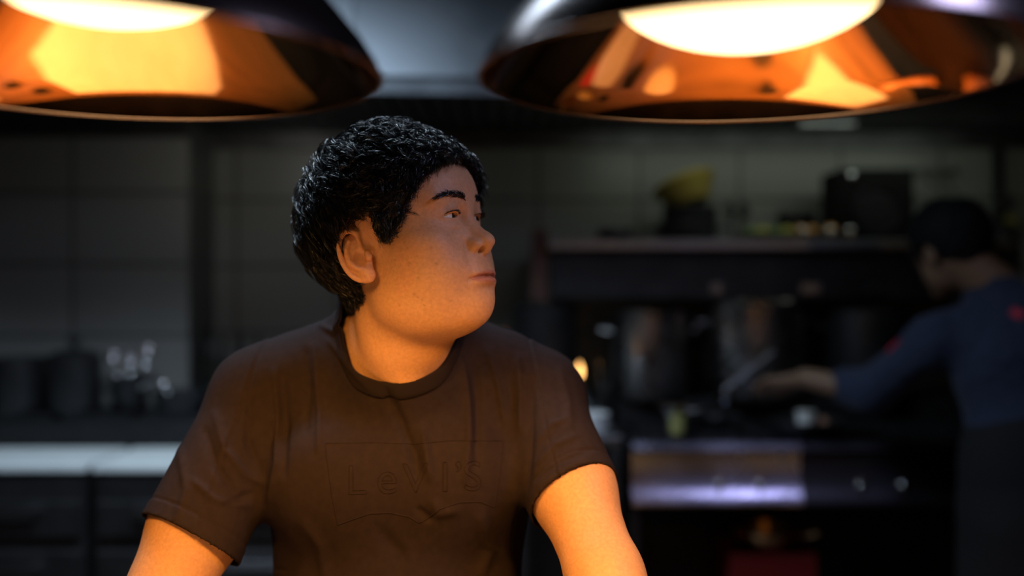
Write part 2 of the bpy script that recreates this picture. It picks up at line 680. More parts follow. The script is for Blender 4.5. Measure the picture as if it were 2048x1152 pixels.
# ------------------------------------------------------------------ the man: body mesh
M = {}
M['skin'] = mat('skin', (0.55, 0.34, 0.23), 0.46, sss=0.08, attr='col', noise_amt=0.10, noise_scale=260, bump=0.35, bump_scale=900, spec=0.3, bump_dist=0.0006)
M['hair'] = mat('black_hair', (0.007, 0.0075, 0.010), 0.34, spec=0.55)
M['shirt'] = mat('dark_jersey', (0.022, 0.0150, 0.0155), 0.9, spec=0.10, noise_amt=0.12, noise_scale=120, bump=0.3, bump_scale=1400, bump_dist=0.0005)
M['scalp'] = mat('hair_mass', (0.006, 0.0065, 0.008), 0.7, spec=0.2)
M['rib'] = mat('dark_rib_knit', (0.014, 0.0095, 0.010), 0.9, spec=0.10, bump=0.6, bump_scale=700, bump_dist=0.0006)
M['eye'] = mat('eyeball', (0.72, 0.70, 0.66), 0.12, attr='col', spec=0.6)

def build_man():
    root = thing('person', (-0.14, 1.28, 0.0), 'man in a dark brown crew neck t-shirt leaning on the pass and looking sideways', 'person')
    off = Vector((0.14, -1.28, EYE))          # parts are written relative to the camera; EYE lifts them

    def place(me):
        me.transform(Matrix.Translation(off))

    # fine grid steps round the head, coarse elsewhere
    fd = Field(axis([(-.56, -.245, .004), (-.245, -.012, .0014), (-.012, .27, .004)]),
               axis([(.72, 1.045, .0045), (1.045, 1.30, .0014), (1.30, 1.44, .006)]),
               axis([(-.70, -.52, .008), (-.52, -.11, .004), (-.11, .185, .0014)]))
    build_head(fd)
    fd.union(sd_cap((-.132, 1.215, -.030), (-.135, 1.245, -.110), .057, .064), (-.133, 1.23, -.07), .16, .03)
    fd.union(sd_cap((-.150, 1.255, 0.0), (-.145, 1.300, -.090), .050, .060), (-.148, 1.275, -.045), .16, .03)
    fd.union(sd_ell((-0.128, 1.185, -0.072), (.040, .030, .030)), (-0.128, 1.185, -0.072), .05, .03)
    # neck tendons and the pit of the throat
    fd.union(sd_cap((-.165, 1.185, -.040), (-.125, 1.186, -.120), .010, .008), (-.14, 1.18, -.08), .09, .03)
    build_trunk(fd)
    build_arm(fd, SH_L, EL_L, WR_L)
    build_arm(fd, SH_R, EL_R, WR_R, k_=0.90)
    build_hand(fd, WR_L, (-0.25, -0.80, -0.14), (0.95, -0.28, 0.0), (0, 0, 1), 1)
    build_hand(fd, WR_R, (0.25, -0.80, -0.14), (-0.95, -0.28, 0.0), (0, 0, 1), 1)
    me = fd.mesh('body')
    V = verts_of(me)
    hx, hy, hz = head_local(V[:, 0], V[:, 1], V[:, 2])
    # skin colour: lips, flushed cheeks and ears, a few moles
    col = np.tile(np.array([0.58, 0.31, 0.165]), (len(V), 1))
    def mix(w, c):
        nonlocal col
        w = np.clip(w, 0, 1)[:, None]
        col = col * (1 - w) + np.array(c) * w
    u = np.abs(hx) / 0.0265
    zl = -0.0415 - 0.0018 * u * u
    t = np.sqrt(np.clip(1 - u * u, 0, 1))
    lip = np.clip(1.6 - np.abs((hz - zl + 0.0010) / (0.0080 * t + 1e-4)) ** 3 * 1.6, 0, 1) * (hy > 0.07) * (t > 0.05)
    mix(lip * 0.75, (0.42, 0.155, 0.125))
    beard = np.exp(-((hz + 0.060) / 0.030) ** 2) * (hy > 0.02) * np.clip(hy / 0.05, 0, 1) * (1 - lip)
    mix(beard * 0.22, (0.36, 0.24, 0.19))
    mix(0.25 * (np.abs(hx) > 0.072) * (hz > -0.05) * (hz < 0.05), (0.60, 0.26, 0.18))
    rnd = np.random.RandomState(4)
    for _ in range(26):
        my, mz = rnd.uniform(0.01, 0.075), rnd.uniform(-0.065, 0.012)
        r = rnd.uniform(0.0006, 0.0015)
        d2 = (hy - my) ** 2 + (hz - mz) ** 2
        mix(0.38 * np.exp(-d2 / r ** 2) * (hx > 0.02), (0.16, 0.08, 0.05))
    at_ = me.color_attributes.new('col', 'FLOAT_COLOR', 'POINT')
    at_.data.foreach_set('color', np.concatenate([col, np.ones((len(V), 1))], axis=1).astype(np.float32).ravel())
    N = normals_of(me)
    polys = np.empty(len(me.loops), dtype=np.int32)
    me.loops.foreach_get('vertex_index', polys)
    lt = np.empty(len(me.polygons), dtype=np.int32)
    me.polygons.foreach_get('loop_total', lt)
    quads = polys.reshape(-1, 4) if (lt == 4).all() else None
    # hair wants the scalp in head coordinates
    hl = np.stack([hx, hy, hz], axis=1)
    hn = np.stack([N @ HR, N @ HF, N @ HU], axis=1)
    place(me)
    mesh_object('body', me, M['skin'], root)

    # ---------------- eyes
    gaze = math.radians(-15)
    for s, nm in ((1, 'near'), (-1, 'far')):
        bm = B()
        bmesh.ops.create_uvsphere(bm, u_segments=64, v_segments=48, radius=EYER)
        # cornea bulge along +z of the ball
        for v in bm.verts:
            a = math.acos(max(-1, min(1, v.co.z / v.co.length)))
            v.co *= 1 + 0.055 * math.exp(-(a / 0.36) ** 2)
        me2 = bpy.data.meshes.new('eyeball')
        bm.to_mesh(me2)
        bm.free()
        E_ = verts_of(me2)
        a = np.arccos(np.clip(E_[:, 2] / np.linalg.norm(E_, axis=1), -1, 1))
        c = np.tile(np.array([0.74, 0.70, 0.64]), (len(E_), 1))
        iris = np.clip((0.47 - a) / 0.05, 0, 1)[:, None]
        c = c * (1 - iris) + np.array([0.030, 0.014, 0.007]) * iris
        pup = np.clip((0.17 - a) / 0.04, 0, 1)[:, None]
        c = c * (1 - pup) + 0.002 * pup
        ca = me2.color_attributes.new('col', 'FLOAT_COLOR', 'POINT')
        ca.data.foreach_set('color', np.concatenate([c, np.ones((len(E_), 1))], axis=1).astype(np.float32).ravel())
        d = HF * math.cos(gaze) + HR * math.sin(gaze) - HU * 0.06
        rot = Vector(d).to_track_quat('Z', 'Y').to_matrix().to_4x4()
        w = head_world((EYEC[0] * s, EYEC[1], EYEC[2]))
        me2.transform(Matrix.Translation(Vector(w) + off) @ rot)
        mesh_object('eyeball', me2, M['eye'], root)

    # ---------------- strands helper: list of (points Nx3 in camera-relative coordinates, width)
    def ribbons(name, strands, m, w0):
        Vs, Qs, n = [], [], 0
        rs = np.random.RandomState(7)
        for P in strands:
            P = np.asarray(P)
            k = len(P)
            T = np.gradient(P, axis=0)
            r = rs.normal(size=3)
            side = np.cross(T, r)
            side /= (np.linalg.norm(side, axis=1)[:, None] + 1e-9)
            w = (w0 * np.array([1, 1, 0.95, 0.9, 0.8, 0.65, 0.4, 0.15, 0.1])[np.linspace(0, 7, k).astype(int)])[:, None] * 0.5
            Vs.append(P - side * w)
            Vs.append(P + side * w)
            a = n + np.arange(k - 1)
            Qs.append(np.stack([a, a + 1, a + 1 + k, a + k], axis=1))
            n += 2 * k
        me3 = quad_mesh(name, np.concatenate(Vs), np.concatenate(Qs))
        place(me3)
        return mesh_object(name, me3, m, root)

    # ---------------- hair
    ly = np.array([-.130, -.060, -.044, -.036, -.031, .004, .008, .028, .034, .050, .064, .078, .090, .100])
    lz = np.array([-.046, -.044, -.036, -.006, .042, .046, .018, .014, .022, .040, .064, .084, .096, .120])
    def above(h):                     # signed height above the hairline, metres
        return h[:, 2] - np.interp(h[:, 1], ly, lz)
    nz = np.array([noise.noise(Vector(p) * 70) for p in hl[:1]])
    head_only = (hl[:, 2] > -0.09) & (hl[:, 1] > -0.13) & (np.abs(hl[:, 0]) < 0.0835)
    ear = (np.abs(hl[:, 0]) > 0.071) & (hl[:, 1] > -0.052) & (hl[:, 1] < 0.012) & (hl[:, 2] < 0.048) & ((np.abs(hl[:, 0]) > 0.0765) | (hl[:, 2] < 0.042))
    ab = above(hl)
    mask = head_only & (ab > 0) & ~ear & (hl[:, 2] > -0.075)

    def lift(h, ab_):
        z = h[:, 2]
        back = np.clip((-h[:, 1]) / 0.08, 0, 1)
        v = 0.006 + 0.022 * np.clip((z + 0.045) / 0.10, 0, 1) + 0.005 * back * np.clip((z + 0.03) / 0.06, 0, 1)
        side = np.clip((np.abs(h[:, 0]) - 0.05) / 0.03, 0, 1)
        v *= 1 - 0.35 * side * (1 - back)
        v *= 1 - 0.42 * np.clip(h[:, 1] / 0.07, 0, 1)
        v *= np.clip(ab_ / 0.012, 0.12, 1)
        return v

    # the dense underlayer
    cap_v = np.nonzero(mask & ((ab > 0.006) | (hl[:, 1] < -0.02)))[0]
    root_v = np.nonzero(mask)[0]
    remap = np.full(len(V), -1)
    remap[cap_v] = np.arange(len(cap_v))
    fq = quads[(remap[quads] >= 0).all(axis=1)]
    lf = lift(hl[cap_v], ab[cap_v])
    nn = np.array([noise.noise(Vector(p) * 95) + 0.5 * noise.noise(Vector(p) * 210) for p in hl[cap_v]])
    capV = V[cap_v] + N[cap_v] * (lf * (0.62 + 0.16 * nn))[:, None] + N[cap_v] * 0.0006
    me4 = quad_mesh('hair', capV, remap[fq])
    place(me4)
    hair = mesh_object('hair', me4, M['scalp'], root)

    # locks of strands
    rs = np.random.RandomState(11)
    edge_v = np.nonzero(mask & (ab < 0.012) & (hl[:, 1] > -0.02))[0]
    area_pick = np.concatenate([rs.choice(root_v, size=2900, replace=True), rs.choice(edge_v, size=420, replace=True)])
    Vh, Nh = hl, hn
    strands = []
    whorl = np.array([0.010, -0.070, 0.128])
    for gi in area_pick:
        p, n = Vh[gi], Nh[gi]
        a_ = ab[gi]
        lv = float(lift(p[None], np.array([a_]))[0])
        t = p - whorl
        if p[2] > 0.05 and p[1] > -0.02:          # the top is combed forward and to the side
            t = np.array([0.35, 1.0, 0.1]) + 0.3 * t / (np.linalg.norm(t) + 1e-6)
        t = t / (np.linalg.norm(t) + 1e-6) + rs.normal(size=3) * 0.28
        if p[1] < -0.02 and p[2] < 0.08:
            t += np.array([0, 0, -0.6])
        if p[1] > 0.02 and p[2] < 0.10:
            t += np.array([0, -0.9, -0.5])         # temples swept back and down
        t -= n * (t @ n)
        t /= np.linalg.norm(t) + 1e-9
        b = np.cross(n, t)
        L = (0.005 + 1.15 * lv) * rs.uniform(0.75, 1.2)
        if a_ < 0.010 and p[1] > 0.0:
            L *= 0.6
        ph = rs.uniform(0, 6.28)
        amp = 0.0022 * min(1, L / 0.03) * rs.uniform(0.5, 1.5)
        s = np.linspace(0, 1, 7)
        curl = rs.uniform(-0.5, 0.5)
        rise = lv * rs.uniform(0.80, 1.12)
        for _ in range(15):
            o = rs.normal(size=3) * 0.0034
            o -= n * (o @ n)
            k = rs.uniform(0.85, 1.1)
            P = (p + o)[None] * 1.0 + t[None] * (L * k * s)[:, None] \
                + n[None] * (rise * np.sin(np.pi / 2 * np.clip(s * 1.5, 0, 1)) - (L * k * s) ** 2 / 0.15)[:, None] \
                + b[None] * (amp * (np.sin(s * 5.5 + ph) - math.sin(ph)) + curl * L * s * s * 0.5)[:, None] \
                - o[None] * (0.65 * s)[:, None] + n[None] * (amp * 0.6 * np.sin(s * 6.5 + ph))[:, None]
            strands.append(HC + HS * (P[:, :1] * HR + P[:, 1:2] * HF + P[:, 2:3] * HU))
    sh = ribbons('hair_strands', strands, M['hair'], 0.00038)
    sh.parent = hair
    sh['label'] = 'short wavy black locks'

    # ---------------- eyebrows and lashes rooted on the skin
    tree = BVHTree.FromPolygons([tuple(v) for v in V[::1]], [tuple(int(i) for i in q) for q in quads[(hl[quads[:, 0], 1] > 0.04) & (np.abs(hl[quads[:, 0], 2] - 0.03) < 0.05)]])
    def skin_at(x, z):
        o = Vector(head_world((x, 0.16, z)))
        hit = tree.ray_cast(o, Vector(-HF))
        if hit[0] is None:
            return None, None
        return np.array(hit[0]), np.array(hit[1])
    for s in (1, -1):
        st = []
        for _ in range(380):
            u = rs.uniform(0, 1)
            x = 0.011 + 0.041 * u
            zc = 0.0495 + 0.0055 * math.sin(min(u / 0.65, 1) * 1.4) - 0.0045 * max(0, (u - 0.6) / 0.4) ** 1.3
            hw = 0.0036 * (1 - 0.65 * u ** 2.2)
            z = zc + rs.uniform(-1, 1) * hw
            p, n = skin_at(x * s, z)
            if p is None:
                continue
            d = HR * s * (0.6 + 0.5 * u) - HF * 0.2 + HU * (0.5 - 0.9 * u + rs.normal() * 0.2)
            d /= np.linalg.norm(d)
            q = np.linspace(0, 1, 4)[:, None]
            Lb = rs.uniform(0.005, 0.009)
            st.append(p + d * Lb * q + n * (0.0006 + 0.0012 * np.sin(q * 3)))
        ribbons('eyebrow', st, M['hair'], 0.0005)
        st = []
        for _ in range(110):
            u = rs.uniform(-1, 1)
            x = 0.0290 + 0.0125 * u
            zt = 0.0307 - 0.0008 * u + 0.0030 * (1 - u * u) ** 0.7
            p, n = skin_at(x * s, zt + 0.0008)
            if p is None:
                continue
            d = HF * 0.9 + HR * s * (0.15 + 0.55 * u) - HU * 0.10
            d /= np.linalg.norm(d)
            q = np.linspace(0, 1, 4)[:, None]
            Ll = rs.uniform(0.006, 0.009) * (0.72 + 0.28 * u)
            st.append(p - n * 0.0005 + d * Ll * q + HU * (Ll * 0.25 * q ** 2))
        ribbons('eyelashes', st, M['hair'], 0.00045)

    # ---------------- t-shirt
    ts = Field(axis([(-.52, .20, .0024)]), axis([(1.02, 1.46, .0026)]), axis([(-.66, .03, .0024)]))
    g = 0.007
    build_trunk(ts, g)
    ts.union(sd_cap((-.150, 1.262, 0.0), (-.145, 1.290, -.090), .066, .076), (-.148, 1.275, -.045), .16, .03)
    ts.union(sd_cap((-.132, 1.222, -.030), (-.135, 1.240, -.105), .066, .074), (-.133, 1.23, -.07), .16, .03)
    cuts = []
    for (sh_, el_, t, r0, r1, tw) in ((SH_L, EL_L, 0.63, 0.056, 0.066, (-0.10, 0, 0.02)), (SH_R, EL_R, 0.60, 0.056, 0.0575, (0.16, 0, 0.05))):
        trunk = ts.F.copy()
        a, b = np.array(sh_), np.array(el_)
        c = a * (1 - t) + b * t
        n = (b - a) / np.linalg.norm(b - a)
        e = c + n * 0.04
        ts.union(sd_cap(a, e, r0, r1), (a + e) / 2, float(np.linalg.norm(a - e)) / 2 + max(r0, r1), 0.03)
        n = n + np.array(tw)
        n /= np.linalg.norm(n)
        sl_ = ts.region(c, 0.16)
        X, Y, Z = ts.pts(sl_)
        pl = (X - c[0]) * n[0] + (Y - c[1]) * n[1] + (Z - c[2]) * n[2]
        F_ = ts.F[sl_]
        ts.F[sl_] = np.where(pl > -0.012, np.minimum(trunk[sl_] + 0.0004, np.maximum(F_, pl)), F_)
        cuts.append((c, n, r1))
        del trunk
    me5 = ts.mesh('t_shirt')
    bm = B()
    bm.from_mesh(me5)
    bpy.data.meshes.remove(me5)
    # open the cuffs, cut the neckline and the hem
    bm.normal_update()
    for c, n, r1 in cuts:
        c, n = Vector(c), Vector(n)
        kill = [f for f in bm.faces if abs((f.calc_center_median() - c).dot(n)) < 0.006 and f.normal.dot(n) > 0.80 and (f.calc_center_median() - c).length < r1 * 1.3]
        bmesh.ops.delete(bm, geom=kill, context='FACES')
        ring = [v for v in bm.verts if v.is_boundary and abs((v.co - c).dot(n)) < 0.008 and (v.co - c).length < r1 * 1.4]
        for _ in range(6):
            new = {}
            for v in ring:
                nb = [e.other_vert(v) for e in v.link_edges if e.is_boundary]
                q = v.co.copy()
                if len(nb) == 2:
                    q = v.co * 0.4 + (nb[0].co + nb[1].co) * 0.3
                new[v] = q - n * (q - c).dot(n)
            for v, q in new.items():
                v.co = q
    def bend(sgn):          # lets one straight cut follow a rounded neckline
        for v in bm.verts:
            q = abs(v.co.x + 0.136) - 0.046
            v.co.z += sgn * 1.5 * (max(0.0, q) ** 2 / 0.06 if q < 0.03 else (0.03 ** 2 + 0.06 * (q - 0.03)) / 0.06)
    pn = Vector((-0.024, -0.915, 1.0)).normalized()
    pc = Vector((-0.12, 1.19, -0.090))
    bend(-1)
    bmesh.ops.bisect_plane(bm, geom=bm.verts[:] + bm.edges[:] + bm.faces[:], plane_co=pc, plane_no=pn, clear_outer=True)
    bend(1)
    bmesh.ops.bisect_plane(bm, geom=bm.verts[:] + bm.edges[:] + bm.faces[:], plane_co=(0, 0, -0.640), plane_no=(0, 0, -1), clear_outer=True)
    # drop stray islands
    bm.verts.ensure_lookup_table()
    seen, best = set(), []
    for v in bm.verts:
        if v.index in seen or not v.link_edges:
            continue
        stack, comp = [v], []
        seen.add(v.index)
        while stack:
            q = stack.pop()
            comp.append(q)
            for e in q.link_edges:
                w = e.other_vert(q)
                if w.index not in seen:
                    seen.add(w.index)
                    stack.append(w)
        if len(comp) > len(best):
            best = comp
    keep = set(best)
    bmesh.ops.delete(bm, geom=[v for v in bm.verts if v not in keep], context='VERTS')
    bm.normal_update()
    P = np.array([v.co[:] for v in bm.verts])
    NN = np.array([v.normal[:] for v in bm.verts])
    # folds: polylines in the plane of the chest (X, Z at 1.19 m), width and height in metres
    def pxl(x, y, Y=1.19):
        return np.array([(x - 1024) / FPX * Y, (576 - y) / FPX * Y])
    sx, sz = P[:, 0] * 1.19 / P[:, 1], P[:, 2] * 1.19 / P[:, 1]
    front = np.clip(-NN[:, 1] * 3 + 0.6, 0, 1)
    disp = np.zeros(len(P))
    folds = [
        ([(628, 690), (634, 760), (640, 830), (636, 900)], 7, 3.0), ([(612, 700), (618, 780), (612, 860)], 7, -2.0),
        ([(548, 740), (556, 830), (552, 930), (536, 1000)], 6, 2.6), ([(566, 760), (572, 850), (566, 950)], 8, -2.6),
        ([(770, 775), (805, 850), (828, 905), (835, 950)], 10, -4.0), ([(845, 855), (852, 900), (862, 960)], 9, 3.6),
        ([(866, 1000), (880, 1025), (915, 1020)], 12, 2.6), ([(836, 1018), (862, 1040)], 8, -2.4),
        ([(925, 720), (936, 800), (938, 880), (930, 960)], 8, 3.2), ([(950, 730), (956, 830), (954, 930)], 9, -2.8),
        ([(975, 700), (996, 770), (1010, 850)], 7, 2.4), ([(1036, 715), (1042, 790), (1040, 860)], 6, 2.2),
        ([(1020, 740), (1024, 830)], 7, -1.8), ([(1066, 760), (1062, 860), (1056, 980)], 8, -2.5),
        ([(655, 680), (690, 720), (740, 775)], 6, 1.8), ([(640, 650), (668, 664), (690, 640)], 6, 2.6),
        ([(430, 830), (450, 900), (490, 950), (524, 965)], 9, 2.8), ([(410, 860), (432, 930), (470, 985)], 9, -2.6),
        ([(500, 800), (496, 880), (520, 940)], 8, -2.4), ([(385, 960), (430, 1000), (500, 1012)], 8, 2.2),
        ([(360, 900), (372, 980), (352, 1040)], 9, 2.0), ([(450, 1010), (505, 985)], 7, -2.0),
        ([(1072, 930), (1110, 890), (1150, 872)], 7, 2.0), ([(1072, 960), (1120, 925), (1180, 900)], 7, -1.8),
        ([(1076, 880), (1104, 850), (1130, 838)], 7, 1.8), ([(1120, 740), (1135, 800), (1140, 860)], 9, 1.8),
        ([(600, 1040), (640, 1090), (650, 1152)], 12, 2.4), ([(760, 1060), (800, 1110), (790, 1152)], 14, -2.4), ([(960, 1030), (980, 1100), (960, 1152)], 12, 2.6),
    ]
    for pl, w, h in folds:
        pl = [pxl(*q) for q in pl]
        d = np.full(len(P), 9.0)
        tt = np.zeros(len(P))
        n_ = len(pl) - 1
        for i_, (a, b) in enumerate(zip(pl, pl[1:])):
            ab_ = b - a
            q = np.clip(((sx - a[0]) * ab_[0] + (sz - a[1]) * ab_[1]) / (ab_ @ ab_), 0, 1)
            dd = np.hypot(sx - a[0] - q * ab_[0], sz - a[1] - q * ab_[1])
            m_ = dd < d
            d = np.where(m_, dd, d)
            tt = np.where(m_, (i_ + q) / n_, tt)
        ww = w / FPX * 1.19
        disp += front * h * 0.0016 * np.exp(-(d / ww) ** 2) * (0.35 + 0.65 * np.sin(np.pi * np.clip(tt, 0, 1)) ** 0.5)
    low = np.array([noise.noise(Vector((p[0] * 14, p[1] * 14, p[2] * 7))) + 0.5 * noise.noise(Vector((p[0] * 33, p[1] * 33, p[2] * 15))) for p in P])
    disp += 0.0022 * low
    # armhole seams and hem stitching
    for c_, n_, sg in ((np.array((-.318, 1.28, -.10)), np.array((0.97, 0.0, -0.22)), -1), (np.array((.028, 1.28, -.10)), np.array((0.97, 0.0, 0.20)), 1)):
        dd = (P - c_) @ n_
        on = (np.abs(P[:, 2] + 0.17) < 0.12)
        disp += on * (0.0011 * np.exp(-((dd - sg * 0.003) / 0.0028) ** 2) - 0.0014 * np.exp(-(dd / 0.0022) ** 2))
    for c_, n_, _r in cuts:
        dd = (P - c_) @ n_
        nr = np.linalg.norm(P - c_, axis=1) < 0.12
        disp += nr * (-0.0009 * np.exp(-((dd + 0.021) / 0.0018) ** 2) + 0.0006 * (dd > -0.019))
    ya = P[:, 1] - (1.292 + 0.0 * P[:, 0])       # shoulder seam along the top
    disp += (P[:, 2] > -0.10) * (0.0012 * np.exp(-((ya) / 0.003) ** 2))
    P2 = P + NN * disp[:, None]
    for v, q in zip(bm.verts, P2):
        v.co = q
    me6 = bpy.data.meshes.new('t_shirt')
    bm.to_mesh(me6)
    tb = BVHTree.FromBMesh(bm)
    # collar: the strip just under the neckline, a little proud of the cloth
    bc = bm.copy()
    bm_all, bm = bm, bc
    bend(-1)
    bmesh.ops.bisect_plane(bc, geom=bc.verts[:] + bc.edges[:] + bc.faces[:], plane_co=pc - pn * 0.0165, plane_no=-pn, clear_outer=True)
    prof = [abs((v.co - pc).dot(pn) + 0.0085) / 0.0085 for v in bc.verts]
    bend(1)
    bc.normal_update()
    for v, e in zip(bc.verts, prof):
        v.co += v.normal * (0.0032 * (1 - 0.5 * min(1.1, e) ** 4))
    bm = bm_all
    me7 = bpy.data.meshes.new('collar')
    bc.to_mesh(me7)
    bc.free()
    bm.free()
    place(me6)
    place(me7)
    shirt = mesh_object('t_shirt', me6, M['shirt'], root)
    shirt['label'] = 'dark brown short-sleeved crew neck t-shirt'
    md = shirt.modifiers.new('thick', 'SOLIDIFY')
    md.thickness = 0.0022
    md.offset = -1
    collar = mesh_object('collar', me7, M['rib'], shirt)
    md = collar.modifiers.new('thick', 'SOLIDIFY')
    md.thickness = 0.002
    md.offset = -1

    # embossed outline logo on the chest: thin raised piping laid on the cloth
    def on_shirt(x, y):
        d = Vector(((x - 1024) / FPX, 1, (576 - y) / FPX)).normalized()
        hit = tb.ray_cast(Vector((0, 0, 0)), d)
        return None if hit[0] is None else hit[0] + hit[1] * 0.0002
    lines = []
    def warp(x, y):          # slight rise to one side, as the cloth hangs
        return x, y - (x - 650) * 0.035
    frame = [(650, 886), (740, 888), (830, 894), (900, 890), (1006, 894), (1001, 950), (988, 1026)]
    frame += [(960, 1014), (920, 1014), (880, 1026), (852, 1046), (838, 1052), (820, 1040), (780, 1030), (740, 1030), (700, 1042), (676, 1050), (664, 990), (656, 930)]
    lines.append([warp(*q) for q in frame] + [warp(*frame[0])])
    tc = bpy.data.curves.new('logo_text', 'FONT')
    for body, x0, base, size in (("L", 692, 990, 84), ("e", 752, 990, 92), ("V", 806, 990, 84), ("I", 880, 990, 84), ("\u2019", 908, 990, 84), ("S", 926, 990, 84)):
        tc.body = body
        tc.size = size
        to = bpy.data.objects.new('logo_text', tc)
        COL.objects.link(to)
        dg = bpy.context.evaluated_depsgraph_get()
        dg.update()
        tm = bpy.data.meshes.new_from_object(to.evaluated_get(dg))
        bt = B()
        bt.from_mesh(tm)
        bmesh.ops.remove_doubles(bt, verts=bt.verts[:], dist=0.01)
        bd = [e for e in bt.edges if len(e.link_faces) == 1]
        used = set()
        for e in bd:
            if e in used:
                continue
            used.add(e)
            loop = [e.verts[0], e.verts[1]]
            while True:
                nx = [q for q in loop[-1].link_edges if q not in used and len(q.link_faces) == 1]
                if not nx:
                    break
                used.add(nx[0])
                loop.append(nx[0].other_vert(loop[-1]))
            lines.append([warp(x0 + v.co.x, base - v.co.y) for v in loop])
        bt.free()
        bpy.data.objects.remove(to)
        bpy.data.meshes.remove(tm)
    bm = B()
    for ln in lines:
        dense = []
        for a, b in zip(ln, ln[1:]):
            n_ = max(1, int(math.hypot(b[0] - a[0], b[1] - a[1]) / 4))
            dense += [(a[0] + (b[0] - a[0]) * i_ / n_, a[1] + (b[1] - a[1]) * i_ / n_) for i_ in range(n_)]
        dense.append(ln[-1])
        pts = [q for q in (on_shirt(*p) for p in dense) if q is not None]
        if len(pts) > 2:
            tube(bm, [q + off for q in pts], 0.00075, 5)
    lo = obj('embossed_logo', bm, M['shirt'], shirt)
    lo['label'] = 'raised outline lettering in a winged panel'

    # ---------------- trousers below the shirt, down to the floor (hidden by the pass from the front)
    tr = Field(axis([(-.34, .06, .008)]), axis([(1.12, 1.50, .008)]), axis([(-1.42, -.58, .010)]))
    tr.union(sd_ell((-.14, 1.29, -.66), (.172, .128, .12)), (-.14, 1.29, -.66), .2, 0)
    for x in (-.225, -.055):
        tr.union(sd_cap((x, 1.30, -.70), (x - .01, 1.30, -1.0), .088, .066), (x, 1.30, -.85), .26, .04)
        tr.union(sd_cap((x - .01, 1.30, -1.0), (x - .01, 1.34, -1.36), .066, .056), (x, 1.32, -1.18), .26, .03)
    me8 = tr.mesh('trousers')
    place(me8)
    mesh_object('trousers', me8, mat('black_cotton', (0.015, 0.015, 0.017), 0.9), root)
    for x in (-.235, -.065):
        bm = B()
        bmesh.ops.create_uvsphere(bm, u_segments=20, v_segments=12, radius=1, matrix=Matrix.Translation((x + off.x, 1.30 + off.y, 0.045)) @ Matrix.Diagonal((.048, .145, .05, 1)))
        for v in bm.verts:
            v.co.z = max(v.co.z, 0.002)
        obj('shoe', bm, mat('black_leather', (0.012, 0.012, 0.012), 0.4), root)
    return root


# ------------------------------------------------------------------ the room
def tile_mat(name, x0, z0, w, h, c1, c2, grout):
    m = bpy.data.materials.new(name)
    m.use_nodes = True
    nt = m.node_tree
    b = nt.nodes['Principled BSDF']
    tc = nt.nodes.new('ShaderNodeTexCoord')
    sp = nt.nodes.new('ShaderNodeSeparateXYZ')
    cb = nt.nodes.new('ShaderNodeCombineXYZ')
    nt.links.new(tc.outputs['Object'], sp.inputs[0])
    ax = nt.nodes.new('ShaderNodeMath'); ax.operation = 'ADD'; ax.inputs[1].default_value = -x0 + w * 40
    az = nt.nodes.new('ShaderNodeMath'); az.operation = 'ADD'; az.inputs[1].default_value = -z0 + h * 40
    nt.links.new(sp.outputs['X'], ax.inputs[0])
    nt.links.new(sp.outputs['Z'], az.inputs[0])
    nt.links.new(ax.outputs[0], cb.inputs['X'])
    nt.links.new(az.outputs[0], cb.inputs['Y'])
    br = nt.nodes.new('ShaderNodeTexBrick')
    br.offset = 0.0
    br.squash = 1.0
    br.inputs['Scale'].default_value = 1.0
    br.inputs['Brick Width'].default_value = w
    br.inputs['Row Height'].default_value = h
    br.inputs['Mortar Size'].default_value = 0.006
    br.inputs['Mortar Smooth'].default_value = 0.2
    br.inputs['Color1'].default_value = (*c1, 1)
    br.inputs['Color2'].default_value = (*c2, 1)
    br.inputs['Mortar'].default_value = (*grout, 1)
    nt.links.new(cb.outputs[0], br.inputs['Vector'])
    nt.links.new(br.outputs['Color'], b.inputs['Base Color'])
    b.inputs['Roughness'].default_value = 0.35
    bp = nt.nodes.new('ShaderNodeBump')
    bp.inputs['Strength'].default_value = 0.5
    bp.inputs['Distance'].default_value = 0.002
    bp.invert = True
    nt.links.new(br.outputs['Fac'], bp.inputs['Height'])
    nt.links.new(bp.outputs['Normal'], b.inputs['Normal'])
    return m


M['steel'] = mat('brushed_steel', (0.55, 0.57, 0.60), 0.30, metal=1.0, noise_amt=0.08, noise_scale=30, stretch=(1, 1, 40), rough_var=0.08)
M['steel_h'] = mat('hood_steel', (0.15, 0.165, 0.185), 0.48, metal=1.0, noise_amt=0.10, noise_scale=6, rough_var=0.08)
M['black'] = mat('black_enamel', (0.012, 0.012, 0.013), 0.45, noise_amt=0.3, noise_scale=20)
M['iron'] = mat('cast_iron', (0.016, 0.016, 0.018), 0.55, metal=0.3, bump=0.4, bump_scale=200)
M['dark_steel'] = mat('darkened_steel', (0.10, 0.10, 0.105), 0.42, metal=0.9, noise_amt=0.25, noise_scale=12)
M['white_board'] = mat('white_cutting_board', (0.80, 0.86, 0.86), 0.5, noise_amt=0.05, noise_scale=15, bump=0.2, bump_scale=80)
M['chrome'] = mat('chrome', (0.75, 0.75, 0.78), 0.12, metal=1.0)
M['white'] = mat('white_cotton', (0.68, 0.70, 0.72), 0.9, bump=0.4, bump_scale=300)
M['china'] = mat('white_china', (0.75, 0.76, 0.76), 0.25)
M['ceil'] = mat('dark_ceiling_paint', (0.030, 0.030, 0.032), 0.9)
M['wallp'] = mat('dark_wall_paint', (0.050, 0.045, 0.045), 0.85, noise_amt=0.1)

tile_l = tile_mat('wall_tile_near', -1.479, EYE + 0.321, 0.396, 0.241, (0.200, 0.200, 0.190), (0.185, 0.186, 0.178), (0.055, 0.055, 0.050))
tile_r = tile_mat('wall_tile_far', 0.096, EYE + 0.321, 0.366, 0.241, (0.230, 0.235, 0.215), (0.210, 0.215, 0.198), (0.070, 0.070, 0.062))


